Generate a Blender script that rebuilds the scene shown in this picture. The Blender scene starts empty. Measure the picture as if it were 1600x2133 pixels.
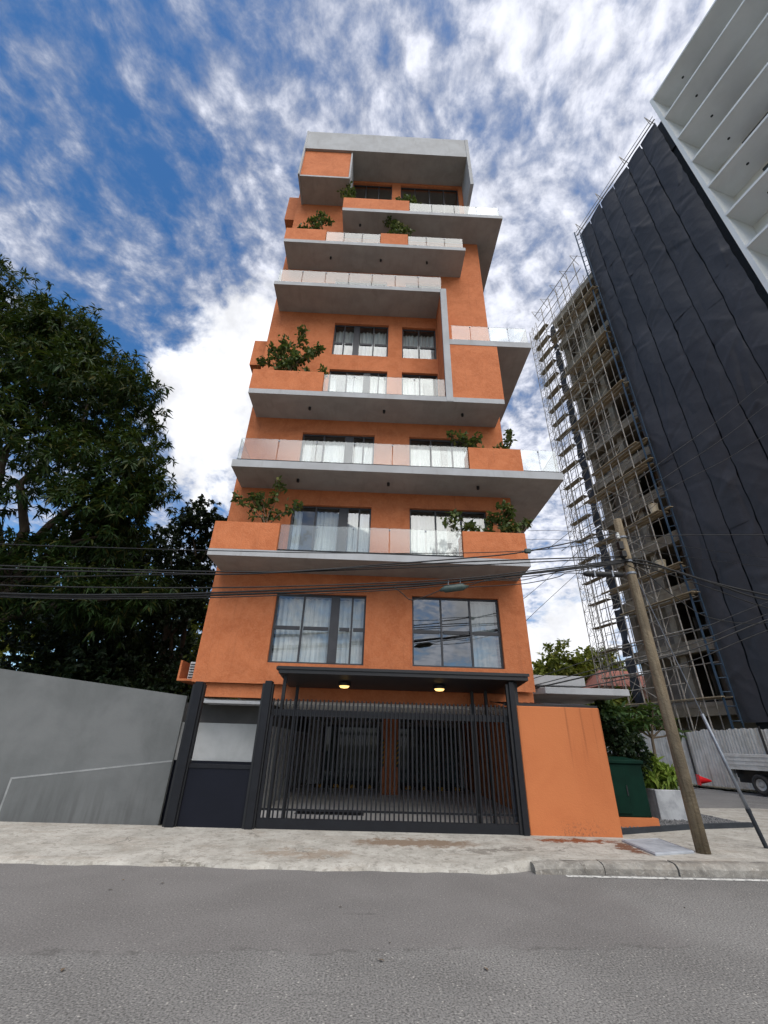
import bpy, math, random
import numpy as np
from mathutils import Vector, Matrix
R = math.radians
scene = bpy.context.scene
col = scene.collection
random.seed(7)

# ------------------------------------------------------------------ camera
def set_camera():
    p, r, a = R(28.30), R(1.65), R(1.27)
    fh = Vector((math.sin(a), math.cos(a), 0)); rt = Vector((math.cos(a), -math.sin(a), 0)); up = Vector((0, 0, 1))
    F = math.cos(p)*fh + math.sin(p)*up
    U = -math.sin(p)*fh + math.cos(p)*up
    R2 = rt*math.cos(r) + U*math.sin(r); U2 = -rt*math.sin(r) + U*math.cos(r)
    m = Matrix((R2, U2, -F)).transposed().to_4x4()
    m.translation = Vector((0, 0, 1.6))
    cd = bpy.data.cameras.new('camera'); co = bpy.data.objects.new('camera', cd); col.objects.link(co)
    co.matrix_world = m
    cd.sensor_fit = 'HORIZONTAL'; cd.sensor_width = 36; cd.lens = 900/1600*36
    cd.clip_start = .05; cd.clip_end = 3000
    scene.camera = co
set_camera()
scene.view_settings.view_transform = 'Standard'; scene.view_settings.look = 'None'
scene.view_settings.gamma = 1; scene.view_settings.use_curve_mapping = False
scene.view_settings.exposure = 1.55

# ------------------------------------------------------------------ node helper
class NT:
    def __init__(s, tree): s.t = tree; s.n = tree.nodes; s.l = tree.links
    def add(s, typ, ins=None, **props):
        nd = s.n.new(typ)
        for k, v in props.items(): setattr(nd, k, v)
        for k, v in (ins or {}).items():
            sock = nd.inputs[k]
            if isinstance(v, bpy.types.NodeSocket): s.l.new(v, sock)
            else: sock.default_value = v
        return nd
    def math(s, op, a, b=None, c=None, clamp=False):
        ins = {0: a}
        if b is not None: ins[1] = b
        if c is not None: ins[2] = c
        nd = s.add('ShaderNodeMath', ins, operation=op); nd.use_clamp = clamp
        return nd.outputs[0]
    def vmath(s, op, a, b=None, out=0):
        ins = {0: a}
        if b is not None: ins[1] = b
        return s.add('ShaderNodeVectorMath', ins, operation=op).outputs[out]
    def noise(s, vec, scale, detail=3, rough=.55, dist=0., out=0):
        return s.add('ShaderNodeTexNoise', {'Vector': vec, 'Scale': scale, 'Detail': detail, 'Roughness': rough, 'Distortion': dist}).outputs[out]
    def ramp(s, fac, lo, hi, a=0., b=1., smooth=True):
        nd = s.add('ShaderNodeMapRange', {0: fac, 1: lo, 2: hi, 3: a, 4: b})
        if smooth: nd.interpolation_type = 'SMOOTHSTEP'
        return nd.outputs[0]
    def mix(s, fac, a, b, mode='MIX'):
        nd = s.n.new('ShaderNodeMix'); nd.data_type = 'RGBA'; nd.blend_type = mode
        for sock, v in ((nd.inputs[0], fac), (nd.inputs[6], a), (nd.inputs[7], b)):
            if isinstance(v, bpy.types.NodeSocket): s.l.new(v, sock)
            elif isinstance(v, (int, float)): sock.default_value = v
            else: sock.default_value = (v[0], v[1], v[2], 1)
        return nd.outputs[2]
    def mapping(s, vec, scale=(1, 1, 1), rot=(0, 0, 0), loc=(0, 0, 0)):
        return s.add('ShaderNodeMapping', {'Vector': vec, 'Scale': scale, 'Rotation': rot, 'Location': loc}).outputs[0]

# ------------------------------------------------------------------ world: sky + clouds
SUN_DIR = Vector((.30, -.56, .95)).normalized()          # towards the sun
elev = math.asin(SUN_DIR.z); azim = math.atan2(SUN_DIR.x, SUN_DIR.y)
def set_world():
    w = bpy.data.worlds.new('World'); scene.world = w; w.use_nodes = True
    t = NT(w.node_tree); t.n.clear()
    sky = t.add('ShaderNodeTexSky', sky_type='NISHITA', sun_disc=False)
    sky.sun_elevation = elev; sky.sun_rotation = azim
    sky.altitude = 400; sky.air_density = 1.0; sky.dust_density = .4; sky.ozone_density = 2.5
    d = t.add('ShaderNodeTexCoord').outputs['Generated']
    sp = t.add('ShaderNodeSeparateXYZ', {0: d})
    x, y, z = sp.outputs
    zc = t.math('MAXIMUM', z, .03)
    inv = t.math('DIVIDE', 1., t.math('ADD', zc, .18))
    p = t.add('ShaderNodeCombineXYZ', {0: t.math('MULTIPLY', x, inv), 1: t.math('MULTIPLY', y, inv), 2: 0.}).outputs[0]
    # high streaked layer on a plane
    warp = t.vmath('SCALE', t.vmath('SUBTRACT', t.noise(p, 3.0, 3, out=1), (.5, .5, .5)), None)
    warp.node.inputs[3].default_value = .10
    pw = t.vmath('ADD', p, warp)
    ps = t.mapping(t.mapping(pw, (1, 1, 1), (0, 0, R(-62))), (1.12, 1.45, 1), (0, 0, 0), (2.35, 5.9, 0))
    big = t.noise(ps, 2.6, 2, .5)
    mid = t.noise(ps, 9.0, 8, .62)
    cell = t.noise(pw, 24.0, 5, .6)
    bias = t.ramp(x, -.62, .22, -.015, .20)
    dens = t.math('ADD', t.math('ADD', t.math('MULTIPLY', big, .70), t.math('MULTIPLY', mid, .62)), t.math('MULTIPLY', cell, .50))
    dens = t.math('ADD', dens, bias)
    hi = t.ramp(dens, .76, 1.20)
    hi = t.math('MULTIPLY', hi, .93)
    # lower heaped clouds: noise on the direction, thicker in a few places
    ctr = [((-.28, .578, .764), .14, .26), ((-.32, .65, .68), .18, .25), ((-.36, .72, .58), .19, .25), ((-.30, .84, .42), .19, .20), ((-.43, .60, .67), .08, .16), ((.43, .885, .18), .16, .34), ((.40, .85, .30), .13, .22),
           ((.9, -.2, .35), .3, .3), ((-.8, -.5, .4), .35, .3), ((.2, -.9, .45), .4, .3), ((-.9, .3, .2), .2, .2)]
    low = t.noise(t.mapping(d, (1, 1, 1.3)), 6.4, 8, .57, .3)
    for c, rad, amp in ctr:
        v = Vector(c).normalized()
        dist = t.vmath('DISTANCE', d, tuple(v), out=1)
        low = t.math('ADD', low, t.ramp(dist, 0., rad*1.25, amp, 0.))
    lo = t.ramp(low, .66, .80)
    shade = t.ramp(t.noise(d, 7, 5, .6), .3, .75, .58, 1.0)
    skyc = t.add('ShaderNodeHueSaturation', {'Hue': .5, 'Saturation': 1.25, 'Value': .80, 'Color': sky.outputs[0]}).outputs[0]
    hiw = t.ramp(t.math('ADD', dens, t.math('MULTIPLY', cell, .3)), 1.0, 1.50, 2.3, 5.4)
    hic = t.vmath('MULTIPLY', (.93, .95, 1.05), t.add('ShaderNodeCombineXYZ', {0: hiw, 1: hiw, 2: hiw}).outputs[0])
    sh6 = t.math('MULTIPLY', shade, 6.0)
    loc = t.vmath('MULTIPLY', (.98, .99, 1.03), t.add('ShaderNodeCombineXYZ', {0: sh6, 1: sh6, 2: sh6}).outputs[0])
    c1 = t.mix(hi, skyc, hic)
    c2 = t.mix(t.math('MULTIPLY', lo, .96), c1, loc)
    bg = t.add('ShaderNodeBackground', {'Color': c2, 'Strength': .075})
    out = t.add('ShaderNodeOutputWorld'); t.l.new(bg.outputs[0], out.inputs[0])
set_world()
sl = bpy.data.lights.new('sun', 'SUN'); so = bpy.data.objects.new('sun', sl); col.objects.link(so)
sl.energy = 1.5; sl.angle = R(74); sl.color = (1.0, .95, .88)
so.rotation_euler = (-SUN_DIR).to_track_quat('-Z', 'Y').to_euler(); so.location = (0, -20, 40)

# ------------------------------------------------------------------ materials
MATS = {}
def new_mat(name):
    m = bpy.data.materials.new(name); m.use_nodes = True
    t = NT(m.node_tree); t.n.clear()
    out = t.add('ShaderNodeOutputMaterial'); MATS[name] = m
    return m, t, out
def surf(name, c1, c2=None, rough=.8, scale=2., detail=5, spec=.3, bump=0., bscale=60., metal=0., coords='pos', lo=.35, hi=.65, dist=.3, stretch=(1, 1, 1), extra=None):
    m, t, out = new_mat(name)
    pos = t.add('ShaderNodeNewGeometry').outputs['Position'] if coords == 'pos' else t.add('ShaderNodeTexCoord').outputs['Object']
    v = t.mapping(pos, stretch)
    if c2 is None: c2 = tuple(min(1, c*.82) for c in c1)
    f = t.ramp(t.noise(v, scale, detail, .6, dist), lo, hi)
    c = t.mix(f, c1, c2)
    if extra: c = extra(t, pos, c)
    b = t.add('ShaderNodeBsdfPrincipled', {'Base Color': c, 'Roughness': rough, 'Metallic': metal, 'Specular IOR Level': spec})
    if bump:
        bn = t.add('ShaderNodeBump', {'Strength': bump, 'Distance': .02, 'Height': t.noise(v, bscale, 4, .6)})
        t.l.new(bn.outputs[0], b.inputs['Normal'])
    t.l.new(b.outputs[0], out.inputs[0])
    return m

def stucco_extra(t, pos, c):
    f2 = t.ramp(t.noise(pos, 9., 5, .65, 1.2), .38, .66)
    c = t.mix(t.math('MULTIPLY', f2, .40), c, (.58, .225, .105))
    f3 = t.ramp(t.noise(pos, 3.2, 6, .7, 1.6), .50, .66)
    c = t.mix(t.math('MULTIPLY', f3, .24), c, (.34, .105, .045))
    drip = t.ramp(t.noise(t.mapping(pos, (6, 6, .25)), 1.8, 5, .65), .56, .76)
    return t.mix(t.math('MULTIPLY', drip, .32), c, (.26, .085, .04))
surf('stucco', (.53, .175, .072), (.44, .136, .053), .88, 1.3, 5, .2, .55, 26, dist=.9, extra=stucco_extra)
def wall_streaks(t, pos, c):
    sp = t.add('ShaderNodeSeparateXYZ', {0: pos})
    st = t.noise(t.mapping(pos, (7, 7, .16)), 1.5, 3, .55)
    m = t.math('MULTIPLY', t.ramp(st, .56, .72), t.ramp(sp.outputs[2], .5, 2.3))
    c = t.mix(t.math('MULTIPLY', m, .55), c, (.24, .075, .03))
    base = t.math('MULTIPLY', t.math('MULTIPLY', t.ramp(t.noise(pos, 26, 5, .7), .50, .64), t.ramp(sp.outputs[2], .50, .14)), t.ramp(t.math('ABSOLUTE', t.math('SUBTRACT', sp.outputs[0], 4.25)), .75, .1))
    return t.mix(t.math('MULTIPLY', base, .75), c, (.13, .07, .05))
surf('fence_orange', (.52, .172, .062), (.48, .152, .054), .8, .9, 4, .25, .25, 40, extra=wall_streaks)
def slab_extra(t, pos, c):
    f2 = t.ramp(t.noise(t.mapping(pos, (3, 3, .5)), 2.2, 5, .6), .52, .78)
    return t.mix(t.math('MULTIPLY', f2, .35), c, (.25, .24, .225))
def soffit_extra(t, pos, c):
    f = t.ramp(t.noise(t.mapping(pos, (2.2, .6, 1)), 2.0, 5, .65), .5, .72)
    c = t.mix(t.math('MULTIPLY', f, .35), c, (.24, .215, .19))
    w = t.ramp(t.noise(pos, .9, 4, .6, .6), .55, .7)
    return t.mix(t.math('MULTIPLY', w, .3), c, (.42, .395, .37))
surf('soffit_taupe', (.36, .333, .308), (.31, .285, .263), .9, 1.6, 5, .15, .3, 30, extra=soffit_extra)  # undersides set darker and warmer than the slab edges
surf('slab_grey', (.40, .41, .42), (.345, .35, .355), .85, 1.2, 5, .2, .25, 35, extra=slab_extra)
surf('frame_metal', (.007, .0075, .009), (.005, .0055, .007), .5, 3, spec=.5)
surf('win_metal', (.045, .046, .052), (.036, .037, .042), .5, 3, spec=.4)
surf('navy_panel', (.004, .005, .011), (.003, .004, .009), .5, 2, spec=.25)
surf('gate_metal', (.008, .009, .012), (.006, .0065, .009), .5, 6, spec=.3)
surf('white_wall', (.50, .51, .50), (.42, .43, .42), .85, 1.5, bump=.1)
def grey_wall_extra(t, pos, c):
    st = t.ramp(t.noise(t.mapping(pos, (1.6, 1.6, .35), (0, R(8), 0)), 1.3, 5, .6), .42, .7)
    c = t.mix(t.math('MULTIPLY', st, .4), c, (.155, .162, .162))
    sp = t.add('ShaderNodeSeparateXYZ', {0: pos})
    dirt = t.math('MULTIPLY', t.ramp(t.noise(t.mapping(pos, (5, 5, .5)), 1.5, 4), .4, .7), t.ramp(sp.outputs[2], 1.1, -.1))
    return t.mix(t.math('MULTIPLY', dirt, .45), c, (.07, .07, .07))
surf('lit_ledge_grey', (.30, .31, .31), (.22, .23, .23), .85, 4)  # paler grey: light caught by the wall ledge is in the colour
surf('grey_wall', (.155, .162, .162), (.118, .125, .125), .8, .8, 4, .25, .12, 18, extra=grey_wall_extra)
surf('curtain', (.74, .75, .74), (.64, .65, .64), .9, 3)
surf('room', (.30, .29, .27), (.24, .23, .22), .9, 1)
surf('dark_room', (.11, .105, .10), (.08, .078, .075), .9, 1)  # dark tone painted in for the shade around the passage
surf('soil', (.05, .035, .022), (.03, .022, .015), 1, 12, bump=.6)
def concrete_extra(t, pos, c):
    f = t.ramp(t.noise(t.mapping(pos, (.55, 1.3, 1)), 1.7, 6, .65, .6), .50, .66)
    c = t.mix(t.math('MULTIPLY', f, .35), c, (.24, .195, .15))
    g = t.ramp(t.noise(pos, 8., 7, .75, .6), .48, .66)
    c = t.mix(t.math('MULTIPLY', g, .75), c, (.19, .175, .15))
    vk = t.add('ShaderNodeTexVoronoi', {'Vector': t.vmath('ADD', pos, t.vmath('MULTIPLY', t.noise(pos, 3.5, 4, .6, out=1), (.5, .5, 0))), 'Scale': .55}, feature='DISTANCE_TO_EDGE')
    c = t.mix(t.math('MULTIPLY', t.math('MULTIPLY', t.ramp(vk.outputs['Distance'], .009, .002), t.ramp(t.noise(pos, .8, 3), .50, .62)), .6), c, (.09, .08, .07))
    g3 = t.ramp(t.noise(t.mapping(pos, (1.3, 1, 1)), 18., 5, .75), .55, .68)
    c = t.mix(t.math('MULTIPLY', g3, .45), c, (.56, .54, .49))
    k = t.ramp(t.noise(pos, 42, 3, .6), .58, .7)
    c = t.mix(t.math('MULTIPLY', k, .35), c, (.16, .15, .13))
    # dried red mud washed out from the foot of the street wall, and damp brown patches on the driveway
    wob = t.vmath('SCALE', t.vmath('SUBTRACT', t.noise(pos, 4.5, 7, .75, out=1), (.5, .5, .5)), None); wob.node.inputs[3].default_value = 1.3
    q = t.vmath('ADD', pos, wob)
    for (x, y, sx, sy, colr, amt) in ((3.9, 9.72, .95, .20, (.17, .058, .025), 1.), (4.62, 9.2, .20, .62, (.13, .055, .03), .95), (.9, 9.35, 1.3, .30, (.17, .115, .075), .85), (-.9, 8.55, 1.0, .22, (.22, .16, .11), .55), (2.2, 8.9, .9, .14, (.10, .085, .07), .6), (-2.6, 8.0, .45, .10, (.10, .09, .07), .7)):
        dd = t.vmath('LENGTH', t.mapping(q, (1/sx, 1/sy, 0), (0, 0, 0), (-x/sx, -y/sy, 0)), out=1)
        c = t.mix(t.math('MULTIPLY', t.ramp(dd, 1.05, .55), amt), c, colr)
    return c
surf('sidewalk', (.41, .392, .352), (.315, .30, .265), .92, 2.2, 7, .2, .7, 22, extra=concrete_extra)
surf('kerb', (.29, .275, .245), (.15, .14, .125), .92, 3.5, 6, .2, .9, 18, extra=concrete_extra)
def asphalt():
    m, t, out = new_mat('asphalt')
    pos = t.add('ShaderNodeNewGeometry').outputs['Position']
    sp = t.add('ShaderNodeSeparateXYZ', {0: pos})
    wob = t.math('MULTIPLY', t.math('SUBTRACT', t.noise(pos, 1.3, 6, .7), .5), .8)
    edge = t.math('SUBTRACT', t.math('ADD', sp.outputs[1], wob), t.math('ADD', 5.2, t.math('MULTIPLY', sp.outputs[0], .07)))
    newer = t.math('MULTIPLY', t.ramp(edge, -.06, .06), t.ramp(t.math('ADD', sp.outputs[0], wob), 3.5, 2.9))     # smoother relaid strip along the driveway
    big = t.ramp(t.noise(pos, .6, 5, .6, .4), .3, .7)
    c = t.mix(big, (.205, .200, .192), (.150, .146, .140))
    c = t.mix(newer, c, t.mix(big, (.178, .170, .164), (.145, .138, .133)))
    g1 = t.noise(pos, 55, 2, .6); g2 = t.noise(pos, 22, 3, .65)
    amp = t.math('SUBTRACT', 1., t.math('MULTIPLY', newer, .38))
    dark = t.math('MULTIPLY', t.ramp(g1, .52, .34), amp)
    c = t.mix(t.math('MULTIPLY', dark, .72), c, (.045, .043, .041))
    c = t.mix(t.math('MULTIPLY', t.math('MULTIPLY', t.ramp(g1, .54, .70), amp), .55), c, (.36, .345, .32))
    c = t.mix(t.math('MULTIPLY', t.ramp(g2, .55, .75), .30), c, (.085, .082, .078))
    vor = t.add('ShaderNodeTexVoronoi', {'Vector': pos, 'Scale': 34., 'Randomness': 1.})
    sepc = t.add('ShaderNodeSeparateColor', {0: vor.outputs['Color']})
    spot = t.math('MULTIPLY', t.math('GREATER_THAN', sepc.outputs[0], .86), t.ramp(vor.outputs['Distance'], .36, .20))
    c = t.mix(t.math('MULTIPLY', t.math('MULTIPLY', spot, amp), t.ramp(sepc.outputs[1], 0, 1, .1, .75)), c, (.47, .45, .41))
    tar = t.ramp(t.noise(t.mapping(pos, (.35, 2.0, 1), (0, 0, 0), (4.3, 2.2, 0)), 1.3, 7, .72), .63, .72)
    c = t.mix(t.math('MULTIPLY', tar, .55), c, (.05, .048, .046))
    oil = t.ramp(t.noise(pos, 2.1, 4, .6, .8), .70, .78)
    c = t.mix(t.math('MULTIPLY', oil, .5), c, (.06, .055, .05))
    seam = t.math('MULTIPLY', t.ramp(t.math('ABSOLUTE', edge), .05, .0), t.ramp(t.noise(pos, 4, 3), .42, .6))
    c = t.mix(t.math('MULTIPLY', t.math('MULTIPLY', seam, t.ramp(sp.outputs[0], 3.4, 2.9)), .5), c, (.07, .066, .062))
    b = t.add('ShaderNodeBsdfPrincipled', {'Base Color': c, 'Roughness': .9, 'Specular IOR Level': .25})
    bn = t.add('ShaderNodeBump', {'Strength': .7, 'Distance': .012, 'Height': t.math('ADD', g1, t.math('MULTIPLY', spot, .4))}); t.l.new(bn.outputs[0], b.inputs['Normal'])
    t.l.new(b.outputs[0], out.inputs[0])
asphalt()
def line_extra(t, pos, c):
    f = t.ramp(t.noise(pos, 14, 5, .7), .5, .62)
    return t.mix(f, c, (.16, .155, .15))
surf('road_paint', (.62, .62, .59), (.5, .5, .47), .8, 4, extra=line_extra)
surf('ground_soil', (.14, .12, .09), (.09, .09, .06), 1, .6)
surf('garage_wall', (.50, .49, .47), (.40, .39, .37), .9, 1)
surf('park_floor', (.62, .60, .57), (.52, .50, .48), .75, 1.2, bump=.15)
surf('hatch_metal', (.36, .38, .41), (.28, .30, .33), .55, 6, spec=.5, bump=.3, bscale=14)
surf('red_mud', (.20, .075, .035), (.15, .06, .03), .9, 5, bump=.4)
surf('cabinet_green', (.002, .021, .013), (.0015, .016, .010), .6, 3, spec=.1)
surf('planter_concrete', (.40, .41, .42), (.28, .29, .30), .9, 4, bump=.4)
surf('dark_edge', (.03, .035, .042), (.022, .026, .032), .7, 4)
surf('pebble', (.17, .17, .17), (.06, .06, .065), .8, 28, 2, lo=.42, hi=.58)
def pole_extra(t, pos, c):
    f = t.ramp(t.noise(t.mapping(pos, (16, 16, .8)), 1.5, 5, .65), .45, .68)
    return t.mix(t.math('MULTIPLY', f, .65), c, (.085, .062, .038))
surf('pole_wood', (.215, .172, .115), (.15, .122, .085), .9, 3, 5, .15, .9, 24, extra=pole_extra)
surf('galv', (.22, .24, .27), (.16, .175, .20), .5, 6, metal=.6)
surf('cable_black', (.012, .012, .013), (.02, .02, .02), .55, 8)
surf('splice_green', (.05, .075, .07), (.035, .055, .05), .5, 12)
surf('concrete_raw', (.35, .305, .235), (.24, .205, .155), .95, 1.2, bump=.4)
surf('block_wall', (.33, .30, .25), (.22, .195, .16), .95, .8)
surf('scaf_steel', (.42, .385, .325), (.26, .225, .18), .6, 3, metal=.1)
surf('scaf_blue', (.035, .065, .10), (.02, .045, .075), .5, 2)
surf('scaf_board', (.42, .33, .21), (.28, .22, .14), .9, 2, stretch=(1, 1, 4))
surf('bucket_plastic', (.62, .52, .36), (.52, .44, .30), .6, 3)
surf('tower_white', (.76, .77, .75), (.69, .70, .68), .85, .35, bump=.1)
surf('tower_glass', (.06, .075, .085), (.05, .06, .07), .15, .4, spec=.6)
def net_mat():
    m, t, out = new_mat('net_dark')
    pos = t.add('ShaderNodeNewGeometry').outputs['Position']
    c = t.mix(t.ramp(t.noise(pos, .18, 4, .6), .3, .7), (.030, .030, .034), (.042, .042, .047))
    c = t.mix(t.ramp(t.noise(t.mapping(pos, (.8, .8, .25)), .9, 5, .65), .5, .75), c, (.050, .050, .056))
    c = t.mix(t.math('MULTIPLY', t.ramp(t.noise(pos, 4., 4, .7), .62, .8), .5), c, (.07, .075, .085))
    b = t.add('ShaderNodeBsdfPrincipled', {'Base Color': c, 'Roughness': .62, 'Specular IOR Level': .35})
    wv = t.vmath('ADD', t.mapping(t.mapping(pos, (1, 1, 1), (R(38), R(20), 0)), (1, 1, .35)), t.noise(pos, .7, 2, .5, out=1))
    vo = t.add('ShaderNodeTexVoronoi', {'Vector': wv, 'Scale': .55}, feature='F1'); vo2 = t.add('ShaderNodeTexVoronoi', {'Vector': wv, 'Scale': 1.3}, feature='F1')
    h = t.math('ADD', t.math('ADD', vo.outputs['Distance'], t.math('MULTIPLY', vo2.outputs['Distance'], .35)), t.math('MULTIPLY', t.noise(pos, 3., 3, .6), .15))
    bn = t.add('ShaderNodeBump', {'Strength': .28, 'Distance': .3, 'Height': h}); t.l.new(bn.outputs[0], b.inputs['Normal'])
    t.l.new(b.outputs[0], out.inputs[0])
net_mat()
def fence_extra(t, pos, c):
    f = t.ramp(t.noise(t.mapping(pos, (2.6, 2.6, .3)), 1.4, 5, .65), .54, .72)
    return t.mix(t.math('MULTIPLY', f, .6), c, (.24, .185, .135))
surf('fence_metal', (.58, .57, .53), (.46, .45, .41), .6, 2.5, metal=.1, extra=fence_extra)
surf('truck_white', (.62, .61, .57), (.50, .48, .44), .5, 3, spec=.5)
surf('truck_dark', (.03, .03, .03), (.045, .04, .035), .8, 5)
surf('rubber', (.022, .022, .022), (.04, .038, .035), .85, 10)
surf('rim_grey', (.40, .39, .37), (.28, .27, .25), .5, 5, metal=.3)
surf('cone_red', (.75, .012, .018), (.65, .01, .015), .5, 3)
surf('cone_white', (.7, .7, .7), None, .5, 3)
surf('yellow_paint', (.60, .30, .03), (.5, .25, .03), .6, 8)
surf('black_rubber', (.018, .018, .018), (.025, .025, .025), .8, 8)
surf('roof_red', (.42, .17, .12), (.34, .13, .10), .9, 3)
surf('house_pink', (.55, .33, .27), None, .9, 2)
surf('ac_white', (.62, .62, .60), None, .5, 3)
surf('bark', (.085, .066, .05), (.05, .04, .03), .95, 5, bump=.9, bscale=16, stretch=(1, 1, .4))
surf('twig', (.15, .11, .075), (.10, .075, .05), .9, 6)
def leaf_mat(name, a, b, c, rough=.5, trans=.25):
    m, t, out = new_mat(name)
    rnd = t.add('ShaderNodeNewGeometry').outputs['Random Per Island']
    k = t.mix(t.ramp(rnd, 0, .6, smooth=False), a, b)
    k = t.mix(t.ramp(rnd, .78, 1., smooth=False), k, c)
    p = t.add('ShaderNodeBsdfPrincipled', {'Base Color': k, 'Roughness': rough, 'Specular IOR Level': .16})
    tr = t.add('ShaderNodeBsdfTranslucent', {'Color': t.mix(.4, k, (.16, .22, .02))})
    ms = t.add('ShaderNodeMixShader', {0: trans, 1: p.outputs[0], 2: tr.outputs[0]})
    t.l.new(ms.outputs[0], out.inputs[0])
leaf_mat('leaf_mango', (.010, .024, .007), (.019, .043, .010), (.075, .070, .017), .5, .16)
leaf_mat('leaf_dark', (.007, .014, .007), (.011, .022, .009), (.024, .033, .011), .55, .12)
leaf_mat('leaf_balcony', (.042, .068, .022), (.075, .105, .034), (.20, .19, .06), .5, .25)
leaf_mat('leaf_lit', (.12, .145, .022), (.18, .20, .032), (.30, .27, .06), .6, .3)  # sunlight on the foliage is put into this paler leaf colour
leaf_mat('leaf_bright', (.12, .19, .03), (.19, .27, .045), (.30, .36, .08), .5, .3)
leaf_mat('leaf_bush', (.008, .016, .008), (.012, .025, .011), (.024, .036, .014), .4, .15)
leaf_mat('leaf_plumeria', (.028, .062, .020), (.045, .088, .028), (.09, .13, .04), .45, .25)
surf('glass_edge', (.10, .15, .14), (.08, .12, .115), .4, 5)
def glass_mat(name, tint, base, k, sky_veil=0., rough=.01):
    m, t, out = new_mat(name)
    g = t.add('ShaderNodeNewGeometry')
    cosi = t.math('ABSOLUTE', t.vmath('DOT_PRODUCT', g.outputs['Normal'], g.outputs['Incoming'], out=1))
    fr = t.math('ADD', .04, t.math('MULTIPLY', .96, t.math('POWER', t.math('SUBTRACT', 1., cosi), 5.)))
    fac = t.math('MULTIPLY', t.math('ADD', t.math('MULTIPLY', fr, k), base, clamp=True), t.math('SUBTRACT', 1., g.outputs['Backfacing']))
    tr = t.add('ShaderNodeBsdfTransparent', {'Color': (*tint, 1)})
    gl = t.add('ShaderNodeBsdfGlossy', {'Color': (.95, .97, .97, 1), 'Roughness': rough})
    ms = t.add('ShaderNodeMixShader', {0: fac, 1: tr.outputs[0], 2: gl.outputs[0]})
    o = ms.outputs[0]
    if sky_veil:
        df = t.add('ShaderNodeBsdfDiffuse', {'Color': (.80, .86, .85, 1)})  # white diffuse veil stands in for bright sky mirrored in the panes
        o = t.add('ShaderNodeMixShader', {0: sky_veil, 1: o, 2: df.outputs[0]}).outputs[0]
    t.l.new(o, out.inputs[0])
glass_mat('glass_rail', (.94, .965, .96), .03, 1.1, .07, .14)
glass_mat('glass_window', (.78, .82, .82), .08, 1.0)
glass_mat('glass_tint', (.52, .56, .56), .19, .9)
glass_mat('glass_dark', (.55, .62, .63), .02, .3)
def lamp_mat():
    m, t, out = new_mat('lamp_glow')
    e = t.add('ShaderNodeEmission', {'Color': (1., .60, .20, 1), 'Strength': .8}); t.l.new(e.outputs[0], out.inputs[0])
lamp_mat()
M = MATS

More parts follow.
